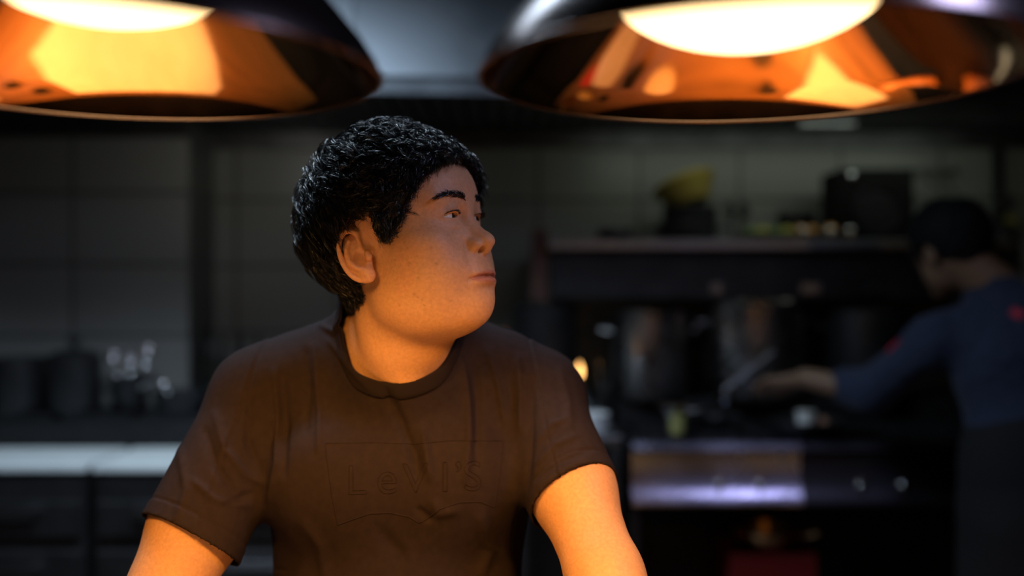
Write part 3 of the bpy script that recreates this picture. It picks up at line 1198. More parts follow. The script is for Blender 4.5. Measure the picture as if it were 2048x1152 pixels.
def structure(name, bm, m, **k):
    o = obj(name, bm, m, None, smooth=False, **k)
    o['kind'] = 'structure'
    return o


YL, YR, XS = 3.35, 3.62, -1.083
structure('floor', box(B(), (0, 0.3, -0.05), (7.2, 7.0, 0.1)), mat('floor_tile', (0.045, 0.042, 0.040), 0.4, noise_amt=0.2, noise_scale=5))
structure('ceiling', box(B(), (0, 0.3, EYE + 1.25 + 0.05), (7.2, 7.0, 0.1)), M['ceil'])
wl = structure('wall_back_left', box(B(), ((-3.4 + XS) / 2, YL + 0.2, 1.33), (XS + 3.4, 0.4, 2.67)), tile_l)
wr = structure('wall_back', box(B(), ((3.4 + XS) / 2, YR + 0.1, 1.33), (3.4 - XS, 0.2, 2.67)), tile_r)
structure('wall_left', box(B(), (-3.45, 0.3, 1.33), (0.1, 6.9, 2.67)), M['wallp'])
structure('wall_right', box(B(), (3.45, 0.3, 1.33), (0.1, 6.9, 2.67)), M['wallp'])
structure('wall_front', box(B(), (0, -3.1, 1.33), (6.8, 0.1, 2.67)), M['wallp'])

# ------------------------------------------------------------------ extractor hood over the range
hood = thing('range_hood', (0, 3.0, EYE + 0.51), 'long stainless steel extractor hood over the cooking line', 'range hood')
def hood_panel(x0, x1, yb0=2.60, yb1=2.60):
    bm = B()
    z0, z1 = 0.0, 0.735
    pr = [(0.0, 0.0), (0.0, 0.035), (0.012, 0.05), (0.20, z1), (0.215, z1), (0.03, 0.05), (0.018, 0.0)]
    rows = []
    for x, yb in ((x0, yb0), (x1, yb1)):
        rows.append([bm.verts.new((x, yb - 3.0 + p[0], p[1])) for p in pr])
    n = len(pr)
    for i in range(n):
        bm.faces.new((rows[0][i], rows[0][(i + 1) % n], rows[1][(i + 1) % n], rows[1][i]))
    bm.faces.new(rows[0])
    bm.faces.new(rows[1][::-1])
    return bm
def hy(x):
    return 2.60 + 0.12 * max(0, x)
xs_ = [-3.3, -1.75, -0.423, 0.95, 2.1, 3.3]
for a_, b_ in zip(xs_, xs_[1:]):
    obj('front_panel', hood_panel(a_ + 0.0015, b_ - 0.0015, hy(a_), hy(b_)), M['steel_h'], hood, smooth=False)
bm = B()
for a_, b_, y1 in ((-3.3, XS - 0.005, YL - 0.005), (XS - 0.005, 3.3, YR - 0.005)):
    n = int((b_ - a_) / 0.055)
    for i in range(n):
        x = a_ + (i + 0.5) * (b_ - a_) / n
        y0 = hy(x) + 0.03
        box(bm, (x, (y0 + y1) / 2 - 3.0, 0.06), (0.032, y1 - y0 - 0.04, 0.02))
    box(bm, ((a_ + b_) / 2, (2.75 + y1) / 2 - 3.0 + 0.1, 0.09), (b_ - a_, y1 - 2.85, 0.01))
obj('baffle_filter', bm, M['dark_steel'], hood, smooth=False)
bm = B()
for a_, b_, y1 in ((-3.3, XS, YL), (XS, 3.3, YR)):
    box(bm, ((a_ + b_) / 2, y1 - 3.0 - 0.02, 0.025), (b_ - a_, 0.03, 0.06))
obj('rear_rail', bm, M['dark_steel'], hood, smooth=False)
bm = box(B(), (1.04, 0.30, 0.035), (0.18, 0.06, 0.018))
obj('light_fitting', bm, M['chrome'], hood, bevel=0.004)

# ceiling light panels (the kitchen's and the dining side's)
for (x, y, sx_, sy_, where) in ((-0.70, 1.80, 0.94, 0.39, 'over the kitchen aisle'), (1.30, 0.55, 0.54, 0.54, 'over the dining side')):
    t = thing('ceiling_light', (x, y, EYE + 1.25), 'flat cool white light panel ' + where, 'ceiling light')
    bm = B()
    box(bm, (0, -sy_ / 2 - 0.01, -0.02), (sx_ + 0.04, 0.02, 0.04)); box(bm, (0, sy_ / 2 + 0.01, -0.02), (sx_ + 0.04, 0.02, 0.04))
    box(bm, (-sx_ / 2 - 0.01, 0, -0.02), (0.02, sy_, 0.04)); box(bm, (sx_ / 2 + 0.01, 0, -0.02), (0.02, sy_, 0.04))
    obj('frame', bm, M['dark_steel'], t, smooth=False)
    obj('diffuser', box(B(), (0, 0, -0.02), (sx_, sy_, 0.008)), mat('light_diffuser', (0.8, 0.85, 0.9), 0.6, emit=(0.75, 0.87, 1.0), estr=1.2), t, smooth=False)

# ------------------------------------------------------------------ left: undercounter fridges with white boards
for i, (x0, x1) in enumerate(((-1.93, -1.197), (-1.185, -0.46))):
    cx = (x0 + x1) / 2
    w = x1 - x0
    t = thing('undercounter_fridge', (cx, 2.95, 0), ('stainless drawer fridge at the end of the line under a white board', 'stainless drawer fridge behind the man under the second white board')[i], 'fridge', 'drawer fridges along the cooking line')
    obj('body', box(B(), (0, 0, 0.46), (w - 0.012, 0.28, 0.88)), M['dark_steel'], t, smooth=False, bevel=0.004)
    for z in (0.77, 0.58, 0.34):
        h = 0.10 if z > 0.7 else 0.20
        d = obj('drawer', box(B(), (0, -0.148, z), (w - 0.04, 0.02, h)), M['dark_steel'], t, smooth=False, bevel=0.004)
        bm = B()
        tube(bm, [(-w * 0.32, -0.155, z + h * 0.30), (-w * 0.32, -0.185, z + h * 0.30), (w * 0.32, -0.185, z + h * 0.30), (w * 0.32, -0.155, z + h * 0.30)], 0.007, 8)
        hd = obj('handle', bm, M['chrome'], d, angle=40)
        hd['label'] = 'chrome bar handle'
    bd = box(B(), (0, 0, 0), (w - 0.006, 0.31, 0.022))
    b_ = obj('cutting_board', bd, M['white_board'], None, smooth=False, bevel=0.004)
    b_.location = (cx, 2.955, EYE - 0.508)
    tag(b_, ('white cutting board on the fridge nearest the corner', 'white cutting board on the fridge partly behind the sleeve')[i], 'cutting board', 'white boards on the fridges')

# black range behind the boards on the left
rng = thing('cooking_range', (-1.2, 3.225, 0), 'low black gas range behind the white boards', 'range')
obj('body', box(B(), (-0.565, 0, 0.50), (1.87, 0.21, 1.0)), M['black'], rng, smooth=False, bevel=0.006)
bm = B()
for k in range(7):
    x = -1.36 + k * 0.25
    for dy in (-0.08, 0, 0.08):
        box(bm, (x, dy, 1.012), (0.22, 0.012, 0.022))
    box(bm, (x - 0.1, 0, 1.012), (0.012, 0.18, 0.022)); box(bm, (x + 0.1, 0, 1.012), (0.012, 0.18, 0.022))
obj('pan_grate', bm, M['iron'], rng, smooth=False)
rng2 = thing('worktop_cabinet', (-0.27, 3.36, 0), 'black cabinet between the two cooking ranges behind the man', 'cabinet')
obj('body', box(B(), (0, 0, 0.49), (1.08, 0.46, 0.98)), M['black'], rng2, smooth=False, bevel=0.006)
obj('worktop', box(B(), (0, 0, 0.995), (1.09, 0.47, 0.025)), M['dark_steel'], rng2, smooth=False, bevel=0.004)


def pot(name, loc, r, h, m, label, cat='pot', group=None, lid=False, handles=True, wall=0.004, knob=None):
    t = thing(name, loc, label, cat, group)
    bm = B()
    lathe(bm, [(0, 0), (r * 0.96, 0), (r, 0.012), (r, h), (r + 0.004, h + 0.003), (r + 0.002, h + 0.006), (r - wall, h + 0.003), (r - wall, 0.012), (0, 0.01)], seg=40)
    obj('body', bm, m, t, angle=35)
    if handles:
        for s in (1, -1):
            bm = B()
            tube(bm, [(s * r, -0.045, h * 0.78), (s * (r + 0.035), -0.04, h * 0.80), (s * (r + 0.042), 0, h * 0.80), (s * (r + 0.035), 0.04, h * 0.80), (s * r, 0.045, h * 0.78)], 0.006, 8)
            obj('handle', bm, m, t, angle=40)
    if lid:
        bm = B()
        lathe(bm, [(0, h + 0.03), (r * 0.5, h + 0.026), (r * 0.95, h + 0.010), (r + 0.004, h + 0.006), (r + 0.004, h + 0.003), (0, h + 0.006)], seg=40)
        ld = obj('lid', bm, m, t, angle=35)
        bm = B()
        lathe(bm, [(0, h + 0.028), (0.010, h + 0.028), (0.008, h + 0.045), (0.022, h + 0.052), (0.020, h + 0.064), (0, h + 0.066)], seg=20)
        obj('knob', bm, knob or M['chrome'], ld, angle=35)
    return t


def pan(name, loc, r, h, ang, m, label, cat='pan', hl=0.22, rise=0.35, group=None):
    t = thing(name, loc, label, cat, group)
    bm = B()
    lathe(bm, [(0, 0), (r * 0.80, 0), (r * 0.86, 0.006), (r, h), (r - 0.003, h + 0.001), (r * 0.83, 0.008), (0, 0.004)], seg=36)
    obj('body', bm, m, t, angle=35)
    d = Vector((math.cos(ang), math.sin(ang), rise))
    bm = B()
    p0 = Vector((math.cos(ang) * r, math.sin(ang) * r, h * 0.8))
    tube(bm, [p0 - d * 0.01, p0 + d * hl * 0.3, p0 + d * hl * 0.7, p0 + d * hl], [0.006, 0.008, 0.010, 0.009], 8)
    hd = obj('handle', bm, m, t, angle=40)
    return t

ZT = EYE - 0.42 + 0.023   # top of the black range's grate (1.023 m)
pot('stock_pot', (-1.60, 3.22, 1.0235), 0.085, 0.165, M['black'], 'tall black stock pot at the far end of the low range', handles=False)
pot('stock_pot', (-1.415, 3.22, 1.0235), 0.082, 0.172, M['black'], 'black lidded pot under the tiled wall beside the ladle crock', lid=True, handles=False, knob=M['black'])
# a crock of ladles: round bowls catching light
cr = thing('utensil_crock', (-1.245, 3.24, 1.0235), 'black crock standing on the low range', 'crock')
obj('body', lathe(B(), [(0, 0), (0.05, 0), (0.055, 0.01), (0.058, 0.115), (0.054, 0.115), (0.05, 0.012), (0, 0.008)], seg=28), M['black'], cr, angle=35)
for (x, z, y, lab) in ((-0.050, 0.160, 0.0, 'small steel ladle leaning to the outside of the crock'), (0.012, 0.150, -0.02, 'steel ladle in the middle of the crock'), (0.062, 0.180, 0.0, 'steel ladle standing highest in the crock')):
    t = thing('ladle', (-1.245 + x * 0.3, 3.24 + y, 1.036), lab, 'ladle', 'ladles in the black crock')
    bm = B()
    tube(bm, [(0, 0, 0), (x * 0.7, 0, z - 0.02)], 0.003, 6)
    obj('handle', bm, M['chrome'], t)
    bm = B()
    bmesh.ops.create_uvsphere(bm, u_segments=20, v_segments=12, radius=0.021, matrix=Matrix.Translation((x * 0.7, -0.004, z)))
    kill = [v for v in bm.verts if v.co.y < -0.014]
    bmesh.ops.delete(bm, geom=kill, context='VERTS')
    o = obj('bowl', bm, M['chrome'], t)
    md = o.modifiers.new('t', 'SOLIDIFY'); md.thickness = 0.0015
wk = pan('wok', (-1.06, 3.21, 1.0235), 0.095, 0.065, math.radians(60), M['iron'], 'black wok with a bright curved side handle', 'wok', hl=0.06)
bm = B()
tube(bm, [(-0.115 + 0.0, -0.075, 0.070), (-0.10, -0.082, 0.092), (-0.065, -0.088, 0.104), (-0.03, -0.092, 0.098), (-0.015, -0.092, 0.066)], 0.006, 8)
obj('side_handle', bm, M['chrome'], wk)['label'] = 'bright steel loop handle'
pot('sauce_pot', (-0.86, 3.22, 1.0235), 0.07, 0.09, M['dark_steel'], 'small dull steel pot beside the wok')


def bottle(loc, h, r, m, label, group, cap=None):
    t = thing('bottle', loc, label, 'bottle', group)
    obj('body', lathe(B(), [(0, 0), (r, 0), (r, h * 0.62), (r * 0.8, h * 0.70), (r * 0.34, h * 0.80), (r * 0.34, h * 0.95), (0, h * 0.95)], seg=24), m, t, angle=40)
    obj('cap', lathe(B(), [(0, h * 0.94), (r * 0.42, h * 0.94), (r * 0.42, h), (0, h)], seg=20), cap or M['black'], t, angle=40)
    return t

ws = thing('wall_shelf', (-0.945, 3.52, 0), 'small dark shelf on the wall carrying a row of bottles', 'shelf')
obj('board', box(B(), (0, 0, 0.997), (0.26, 0.195, 0.022)), M['dark_steel'], ws, smooth=False, bevel=0.003)
for q_ in (-0.10, 0.10):
    obj('bracket', box(B(), (q_, 0.085, 0.955), (0.014, 0.02, 0.07)), M['dark_steel'], ws, smooth=False)
M['glass_d'] = mat('dark_glass', (0.02, 0.025, 0.02), 0.1, spec=0.6)
M['glass'] = mat('clear_glass', (0.85, 0.9, 0.92), 0.04, trans=1.0)
for k, (px, py, lab) in enumerate(((412, 655, 'tall dark bottle against the tiled return of the wall'), (440, 672, 'dark bottle second from the tiled return'), (482, 664, 'dark bottle with a grey cap above the shoulder seam'), (530, 668, 'dark bottle nearest the head of the man'))):
    p = at((418, 446, 482, 514)[k], py, 3.50)
    bottle((p.x, 3.50, 1.0085), p.z - 1.0085, 0.021, M['glass_d'], lab, 'dark bottles behind the shoulder', cap=(M['dark_steel'] if k % 2 else M['black']))

# things on the cabinet just to the right of the man's face
def ellipsoid(bm, c, r, seg=24):
    bmesh.ops.create_uvsphere(bm, u_segments=seg, v_segments=seg // 2, radius=1, matrix=Matrix.Translation(c) @ Matrix.Diagonal((*r, 1)))
    return bm

p = at(1090, 690, 3.30)
pot('stock_pot', (0.110, 3.30, 1.0085), 0.105, 0.355, M['black'], 'tall black stock pot left of the steel pots', handles=False)
pot('serving_bowl', (-0.055, 3.20, 1.0085), 0.055, 0.24, M['black'], 'black canister piled with red peppers', 'canister', handles=False)
M['red'] = mat('red_pepper', (0.42, 0.09, 0.05), 0.4)
for k, (x, y, z) in enumerate(((-0.080, 3.20, 1.278), (-0.040, 3.172, 1.278), (-0.058, 3.226, 1.279), (-0.028, 3.21, 1.283))):
    o = obj('red_pepper', ellipsoid(B(), (0, 0, 0), (0.024, 0.021, 0.020)), M['red'])
    bm = bmesh.new()
    o.location = (x, y, z - 0.019)
    tag(o, ('red pepper at the near edge of the black canister', 'red pepper beside the stem end in the black canister', 'red pepper heaped in the middle of the canister', 'red pepper on the pot side of the canister')[k], 'pepper', 'red peppers in the black canister')
    bm.free()
    st = obj('stem', lathe(B(), [(0.003, 0.016), (0.004, 0.026), (0, 0.027)], seg=10), mat('pepper_stem', (0.10, 0.16, 0.04), 0.6), o)

# small steel table with towel, and a bottle with an added amber highlight
tb_ = thing('side_table', (0.16, 2.955, 0), 'narrow steel work table between the man and the gas range', 'table')
obj('table_top', box(B(), (0, 0, 0.982), (0.31, 0.21, 0.030)), M['steel'], tb_, smooth=False, bevel=0.006)
for sx_ in (-1, 1):
    for sy_ in (-1, 1):
        obj('leg', box(B(), (sx_ * 0.135, sy_ * 0.085, 0.484), (0.03, 0.03, 0.966)), M['dark_steel'], tb_, smooth=False)
obj('undershelf', box(B(), (0, 0, 0.30), (0.28, 0.18, 0.015)), M['dark_steel'], tb_, smooth=False)
# folded towel
bm = B()
for k in range(4):
    ellipsoid(bm, (0.002 * k, 0, 0.010 + 0.014 * k), (0.052 - 0.003 * k, 0.055, 0.009), 20)
tw = obj('towel', bm, M['white'])
tw.location = (0.238, 2.93, 0.9965)
tag(tw, 'folded white kitchen towel on the narrow steel table', 'towel')
ol = thing('glint_bottle', (0.205, 3.015, 0.9975), 'small glass bottle with an added amber flame beside the towel', 'oil lamp')
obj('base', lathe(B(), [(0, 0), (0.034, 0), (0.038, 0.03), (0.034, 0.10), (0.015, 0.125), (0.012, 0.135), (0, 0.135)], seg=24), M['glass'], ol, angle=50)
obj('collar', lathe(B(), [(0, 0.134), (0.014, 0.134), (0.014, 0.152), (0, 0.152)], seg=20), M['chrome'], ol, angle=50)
obj('glint', lathe(B(), [(0, 0.150), (0.006, 0.156), (0.0085, 0.168), (0.006, 0.182), (0.002, 0.194), (0, 0.198)], seg=16), mat('glint', (0.9, 0.5, 0.2), 0.5, emit=(1.0, 0.50, 0.14), estr=5.0), ol)  # glowing tip added to stand in for an amber highlight on the glass
p = at(1176, 722, 3.14)
bottle((p.x + 0.03, 3.035, 0.9975), 0.20, 0.020, M['glass'], 'small clear bottle with a steel cap behind the bottle with the added highlight', None, M['chrome'])

# ------------------------------------------------------------------ right: gas range
X0, X1 = 0.350, 1.62
gr = thing('gas_range', ((X0 + X1) / 2, 3.2, 0), 'wide stainless gas range with chrome knobs where the cook works', 'range')
gx = (X0 + X1) / 2
W = X1 - X0
def prism_x(bm, prof, x0, x1):
    a = [bm.verts.new((x0, y, z)) for y, z in prof]
    b = [bm.verts.new((x1, y, z)) for y, z in prof]
    n = len(prof)
    for i in range(n):
        bm.faces.new((a[i], a[(i + 1) % n], b[(i + 1) % n], b[i]))
    bm.faces.new(a)
    bm.faces.new(b[::-1])
    return bm
zt = EYE - 0.450
fp = [(2.915, zt), (2.902, zt - 0.001), (2.890, zt - 0.022), (2.900, zt - 0.027), (2.922, zt - 0.030), (2.916, zt - 0.085), (2.905, zt - 0.125), (2.897, zt - 0.149), (2.885, zt - 0.171), (2.884, zt - 0.180), (2.95, zt - 0.185), (2.97, zt - 0.05), (2.97, zt)]
fp_old = [(2.905, zt), (2.893, zt - 0.003), (2.888, zt - 0.010), (2.889, zt - 0.020), (2.905, zt - 0.028), (2.932, zt - 0.036), (2.936, zt - 0.080), (2.912, zt - 0.125), (2.898, zt - 0.150), (2.893, zt - 0.170), (2.900, zt - 0.182), (2.95, zt - 0.185), (2.97, zt - 0.05), (2.97, zt)]
XM = 0.845 - gx
obj('shaded_front', prism_x(B(), [(y - 3.2, z) for y, z in fp], XM + 0.004, W / 2), mat('shaded_front_steel', (0.06, 0.06, 0.075), 0.35, metal=0.9), gr, angle=30)  # same range front, the cook's shade put into its darker colour
obj('control_panel', prism_x(B(), [(y - 3.2, z) for y, z in fp], -W / 2, XM), mat('range_front_steel', (0.58, 0.57, 0.74), 0.24, metal=1.0, noise_amt=0.06, noise_scale=8, rough_var=0.05), gr, angle=30)
obj('cooktop', box(B(), (0, -0.03, zt - 0.022), (W, 0.36, 0.02)), M['black'], gr, smooth=False)
obj('rear_ledge', box(B(), (0, 0.24, (zt + 0.085) / 2), (W, 0.33, zt + 0.085)), M['black'], gr, smooth=False, bevel=0.004)
obj('side_panel', box(B(), (-W / 2 + 0.012, -0.06, (zt - 0.19) / 2), (0.024, 0.42, zt - 0.19)), M['dark_steel'], gr, smooth=False)
obj('side_panel', box(B(), (W / 2 - 0.012, -0.06, (zt - 0.19) / 2), (0.024, 0.42, zt - 0.19)), M['dark_steel'], gr, smooth=False)
obj('lower_shelf', box(B(), (0, -0.06, 0.36), (W - 0.06, 0.40, 0.02)), M['dark_steel'], gr, smooth=False)
obj('inner_back', box(B(), (0, 0.07, 0.39), (W - 0.05, 0.01, 0.76)), M['black'], gr, smooth=False)
for px in (1440, 1522, 1722, 1806):
    q = at(px, 968, 2.90)
    bm = B()
    lathe(bm, [(0, 0), (0.022, 0), (0.021, 0.010), (0.014, 0.013), (0.013, 0.026), (0.010, 0.030), (0, 0.031)], seg=24)
    box(bm, (0, 0.0, 0.027), (0.010, 0.044, 0.014))
    kn = obj('knob', bm, M['chrome'], gr, angle=35)
    kn.location = (q.x - gx, 2.925 - 3.2, q.z)
    kn.rotation_euler = (math.radians(90 + 14), 0, 0)
    kn['label'] = 'chrome knob'
# grates
for gxx in (0.53, 0.86, 1.17, 1.46):
    bm = B()
    for dy in (-0.12, -0.04, 0.04, 0.12):
        box(bm, (gxx - gx, dy - 0.055, zt + 0.006), (0.29, 0.012, 0.022))
    for dx in (-0.14, 0, 0.14):
        box(bm, (gxx - gx + dx, -0.055, zt + 0.006), (0.012, 0.30, 0.022))
    obj('pan_grate', bm, M['iron'], gr, smooth=False)
    bm = B()
    lathe(bm, [(0, -0.012), (0.045, -0.012), (0.045, 0.0), (0.03, 0.006), (0, 0.006)], c=(gxx - gx, -0.055, zt), seg=24)
    obj('burner', bm, M['dark_steel'], gr, angle=35)
ZG = zt + 0.017
ZL = zt + 0.085

# steel stock pots on the ledge
M['pot_steel'] = mat('pot_steel', (0.42, 0.40, 0.39), 0.30, metal=1.0, noise_amt=0.18, noise_scale=9, rough_var=0.08)
pot('stock_pot', (0.459, 3.34, ZL), 0.128, 0.285, M['pot_steel'], 'stainless stock pot on the back ledge nearest the side table')
pot('stock_pot', (0.815, 3.34, ZL), 0.166, 0.320, M['pot_steel'], 'widest stainless stock pot on the back ledge')
pot('stock_pot', (1.19, 3.34, ZL), 0.140, 0.290, M['dark_steel'], 'dull steel stock pot on the back ledge beside the cook')
# small pans on the burners
sp_ = pan('saucepan', (0.50, 3.06, ZG), 0.045, 0.070, math.radians(-10), M['chrome'], 'small shiny saucepan on the burner', hl=0.05, rise=0.1)
sp2 = pot('jar', (0.495, 2.98, ZG), 0.022, 0.045, mat('mustard_jar', (0.30, 0.30, 0.10), 0.4), 'small olive green jar in front of the shiny saucepan', 'jar', handles=False)
pn_ = pan('frying_pan', (0.625, 3.12, ZG), 0.060, 0.03, math.radians(5), M['iron'], 'black iron pan with a long pale steel handle rising to the side', hl=0.03)
q0, q1 = at(1450, 778, 3.02), at(1545, 706, 3.08)
bm = B()
d_ = (q1 - q0)
tube(bm, [q0 - pn_.location, q0 + d_ * 0.5 - pn_.location, q1 - pn_.location], [0.0065, 0.0080, 0.0090], 8)
bm2 = obj('long_handle', bm, M['steel'], pn_, angle=40)
bm2['label'] = 'pale steel handle'
bm = B()
tube(bm, [Vector((0.04, -0.03, 0.02)), q0 - pn_.location], 0.006, 8)
obj('handle_bracket', bm, M['steel'], pn_)
pk = pan('frying_pan', (0.885, 3.02, ZG), 0.115, 0.035, math.radians(-60), M['iron'], 'black frying pan under the hand of the cook', hl=0.10, rise=0.6)
bw = pot('sauce_cup', (0.872, 2.955, ZG + 0.012), 0.026, 0.050, M['china'], 'small white china cup in the frying pan', 'cup', handles=False)
mt_ = obj('shrimp', ellipsoid(B(), (0, 0, 0), (0.022, 0.020, 0.020)), mat('pink_shrimp', (0.42, 0.22, 0.17), 0.5))
mt_.location = (0.925, 2.965, ZG + 0.030)
tag(mt_, 'pink piece of seafood beside the white cup in the pan', 'seafood')
# red crate and copper pans on the lower shelf
rc = thing('crate', (0.785, 3.10, 0.3705), 'dark red plastic crate on the shelf under the range', 'crate')
bm = B()
box(bm, (0, 0, 0.01), (0.26, 0.22, 0.02)); box(bm, (0, -0.105, 0.125), (0.26, 0.012, 0.25)); box(bm, (0, 0.105, 0.125), (0.26, 0.012, 0.25))
box(bm, (-0.125, 0, 0.125), (0.012, 0.21, 0.25)); box(bm, (0.125, 0, 0.125), (0.012, 0.21, 0.25))
obj('body', bm, mat('red_plastic', (0.12, 0.008, 0.008), 0.45), rc, smooth=False)
M['brass'] = mat('worn_copper', (0.75, 0.42, 0.20), 0.25, metal=1.0)
pan('saute_pan', (0.52, 3.06, 0.3705), 0.10, 0.07, math.radians(-80), M['brass'], 'copper pan on the shelf beside the red crate', hl=0.09)
pan('saute_pan', (0.785, 3.10, 0.626), 0.115, 0.05, math.radians(-40), M['brass'], 'copper pan lying on top of the red crate', hl=0.06)

# ------------------------------------------------------------------ overshelf above the range
sx0, sx1 = 0.125, 1.60
sh_ = thing('overshelf', ((sx0 + sx1) / 2, 3.38, 0), 'dark steel heating cabinet and shelf hung over the gas range', 'shelf')
cxs = (sx0 + sx1) / 2
obj('cabinet', box(B(), (0, 0.04, EYE + 0.055), (sx1 - sx0, 0.38, 0.180)), mat('grimy_steel', (0.055, 0.055, 0.058), 0.5, metal=0.8, noise_amt=0.25, noise_scale=12), sh_, smooth=False, bevel=0.006)
obj('shelf_top', box(B(), (0, 0.02, EYE + 0.151), (sx1 - sx0 + 0.02, 0.42, 0.010)), M['steel'], sh_, smooth=False, bevel=0.003)
obj('front_lip', box(B(), (0.0, -0.195, EYE + 0.137), (sx1 - sx0 + 0.02, 0.012, 0.026)), M['steel'], sh_, smooth=False, bevel=0.003)
obj('post', box(B(), (-(sx1 - sx0) / 2 - 0.035, -0.12, EYE + 0.075), (0.055, 0.04, 0.235)), mat('rusty_steel', (0.16, 0.09, 0.07), 0.5, metal=0.5, noise_amt=0.3), sh_, smooth=False)
obj('post', box(B(), ((sx1 - sx0) / 2 + 0.03, -0.12, EYE + 0.075), (0.055, 0.04, 0.235)), M['dark_steel'], sh_, smooth=False)
for px, w_ in ((1628, 0.062), (1437, 0.030), (1752, 0.03)):
    q = at(px, 577, 3.19)
    obj('name_plate', box(B(), (q.x - cxs, -0.158, q.z), (w_, 0.006, 0.030)), M['steel'], sh_, smooth=False)
ZS = EYE + 0.1565
# stack of dark pans, yellow basket, tongs
pot('roasting_pan', (0.59, 3.36, ZS), 0.100, 0.055, M['black'], 'lowest black pan of the stack on the overshelf', 'pan', 'black pans stacked on the overshelf')
pot('roasting_pan', (0.60, 3.36, ZS + 0.062), 0.090, 0.050, M['iron'], 'upper black pan of the stack under the yellow basket', 'pan', 'black pans stacked on the overshelf', handles=False)
pot('sauce_pot', (0.35, 3.38, ZS), 0.060, 0.035, M['black'], 'shallow black pot at the open end of the overshelf', 'pot', handles=False)
yb = thing('basket', (0.605, 3.36, ZS + 0.125), 'tilted mustard yellow basket on the stack of black pans', 'basket', None)
yb.rotation_euler = (math.radians(-15), math.radians(-18), 0)
bm = lathe(B(), [(0, 0), (0.065, 0), (0.105, 0.075), (0.108, 0.078), (0.100, 0.075), (0.062, 0.005), (0, 0.004)], seg=28)
obj('body', bm, mat('mustard_plastic', (0.24, 0.18, 0.035), 0.5), yb, angle=40)
obj('rim', tube(B(), [(0.106 * math.cos(a), 0.106 * math.sin(a), 0.078) for a in [2 * math.pi * k / 28 for k in range(28)]], 0.005, 8, closed=True), mat('mustard_rim', (0.36, 0.27, 0.05), 0.5), yb)
for k, (xa, xb, lab) in enumerate(((1440, 1452, 'black spatula nearest the pan stack'), (1462, 1482, 'black spatula leaning outward'))):
    qa, qb = at(xa + 27, 474, 3.30), at(xb + 6, 408, 3.34)
    t = thing('spatula', (qa.x, qa.y, ZS), lab + ' on the overshelf', 'spatula', 'spatulas leaning on the overshelf')
    d_ = qb - Vector((qa.x, qa.y, ZS))
    obj('handle', tube(B(), [Vector((0, 0, 0.004)), d_ * 0.6], 0.006, 8), M['black'], t)
    bl = obj('blade', tube(B(), [d_ * 0.58, d_ * 0.75, d_], [0.008, 0.018, 0.016], 10), M['iron'], t)
# fruit tray
tr_ = thing('tray', (0.918, 3.30, ZS), 'pale metal tray of citrus on the overshelf', 'tray')
obj('body', box(box(box(B(), (0, 0, 0.005), (0.30, 0.15, 0.008)), (0, -0.072, 0.014), (0.30, 0.006, 0.020)), (0, 0.072, 0.014), (0.30, 0.006, 0.020)), M['dark_steel'], tr_, smooth=False)
rr = random.Random(5)
mats_f = {'lemon': mat('lemon_peel', (0.42, 0.40, 0.08), 0.5), 'lime': mat('lime_peel', (0.14, 0.22, 0.05), 0.5), 'orange': mat('orange_peel', (0.60, 0.27, 0.04), 0.5)}
first = {}
fx = [('lime', 0.792), ('lemon', 0.834), ('lime', 0.876), ('lemon', 0.918), ('orange', 0.960), ('orange', 1.003), ('orange', 1.046)]
wh = {'lime': ['at the pan-stack end of the tray', 'between two lemons on the tray'], 'lemon': ['between the two limes on the tray', 'next to the oranges on the tray'], 'orange': ['next to the lemons on the tray', 'in the middle of the three oranges', 'against the black speaker']}
cnt_f = {}
for kind, x in fx:
    r = {'lemon': 0.020, 'lime': 0.018, 'orange': 0.021}[kind]
    if kind not in first:
        bm = ellipsoid(B(), (0, 0, 0), (r * (1.15 if kind != 'orange' else 1), r, r))
        o = obj(kind, bm, mats_f[kind])
        first[kind] = o
    else:
        o = first[kind].copy()
        COL.objects.link(o)
    o.location = (x, 3.30 + rr.uniform(-0.03, 0.03), ZS + 0.009 + r)
    k = cnt_f.get(kind, 0)
    cnt_f[kind] = k + 1
    tag(o, kind + ' fruit ' + wh[kind][k], 'fruit', kind + 's on the overshelf tray')
pot('bowl', (0.99, 3.47, ZS), 0.065, 0.10, M['black'], 'dark bowl behind the citrus tray', 'bowl', handles=False)
for k, (px, lab) in enumerate(((1606, 'tiny steel cup in front of the dark bowl'), (1660, 'tiny steel cup between dark bowl and speaker'), (1700, 'tiny steel cup in front of the speaker'))):
    q = at(px, 470, 3.205)
    c = pot('steel_cup', (q.x, 3.207, ZS), 0.013, 0.030, M['chrome'], lab, 'cup', 'tiny steel cups on the overshelf', handles=False)
# black speaker
sk = thing('speaker', (1.195, 3.36, ZS), 'boxy black speaker standing on the overshelf beside the citrus', 'speaker')
obj('cabinet', box(B(), (0, 0, 0.118), (0.245, 0.20, 0.235)), mat('matt_black_cabinet', (0.005, 0.005, 0.005), 0.8, spec=0.15), sk, smooth=False, bevel=0.008)
obj('cone', lathe(B(), [(0, 0), (0.02, 0.006), (0.07, 0), (0.075, 0.01), (0.08, 0.0)], seg=28), M['iron'], sk, angle=40)
c_ = [o for o in sk.children if o.name.startswith('cone')][0]
c_.rotation_euler = (math.radians(90), 0, 0)
c_.location = (0, -0.101, 0.10)
obj('knob', ellipsoid(B(), (-0.085, -0.105, 0.212), (0.013, 0.012, 0.013)), M['chrome'], sk)
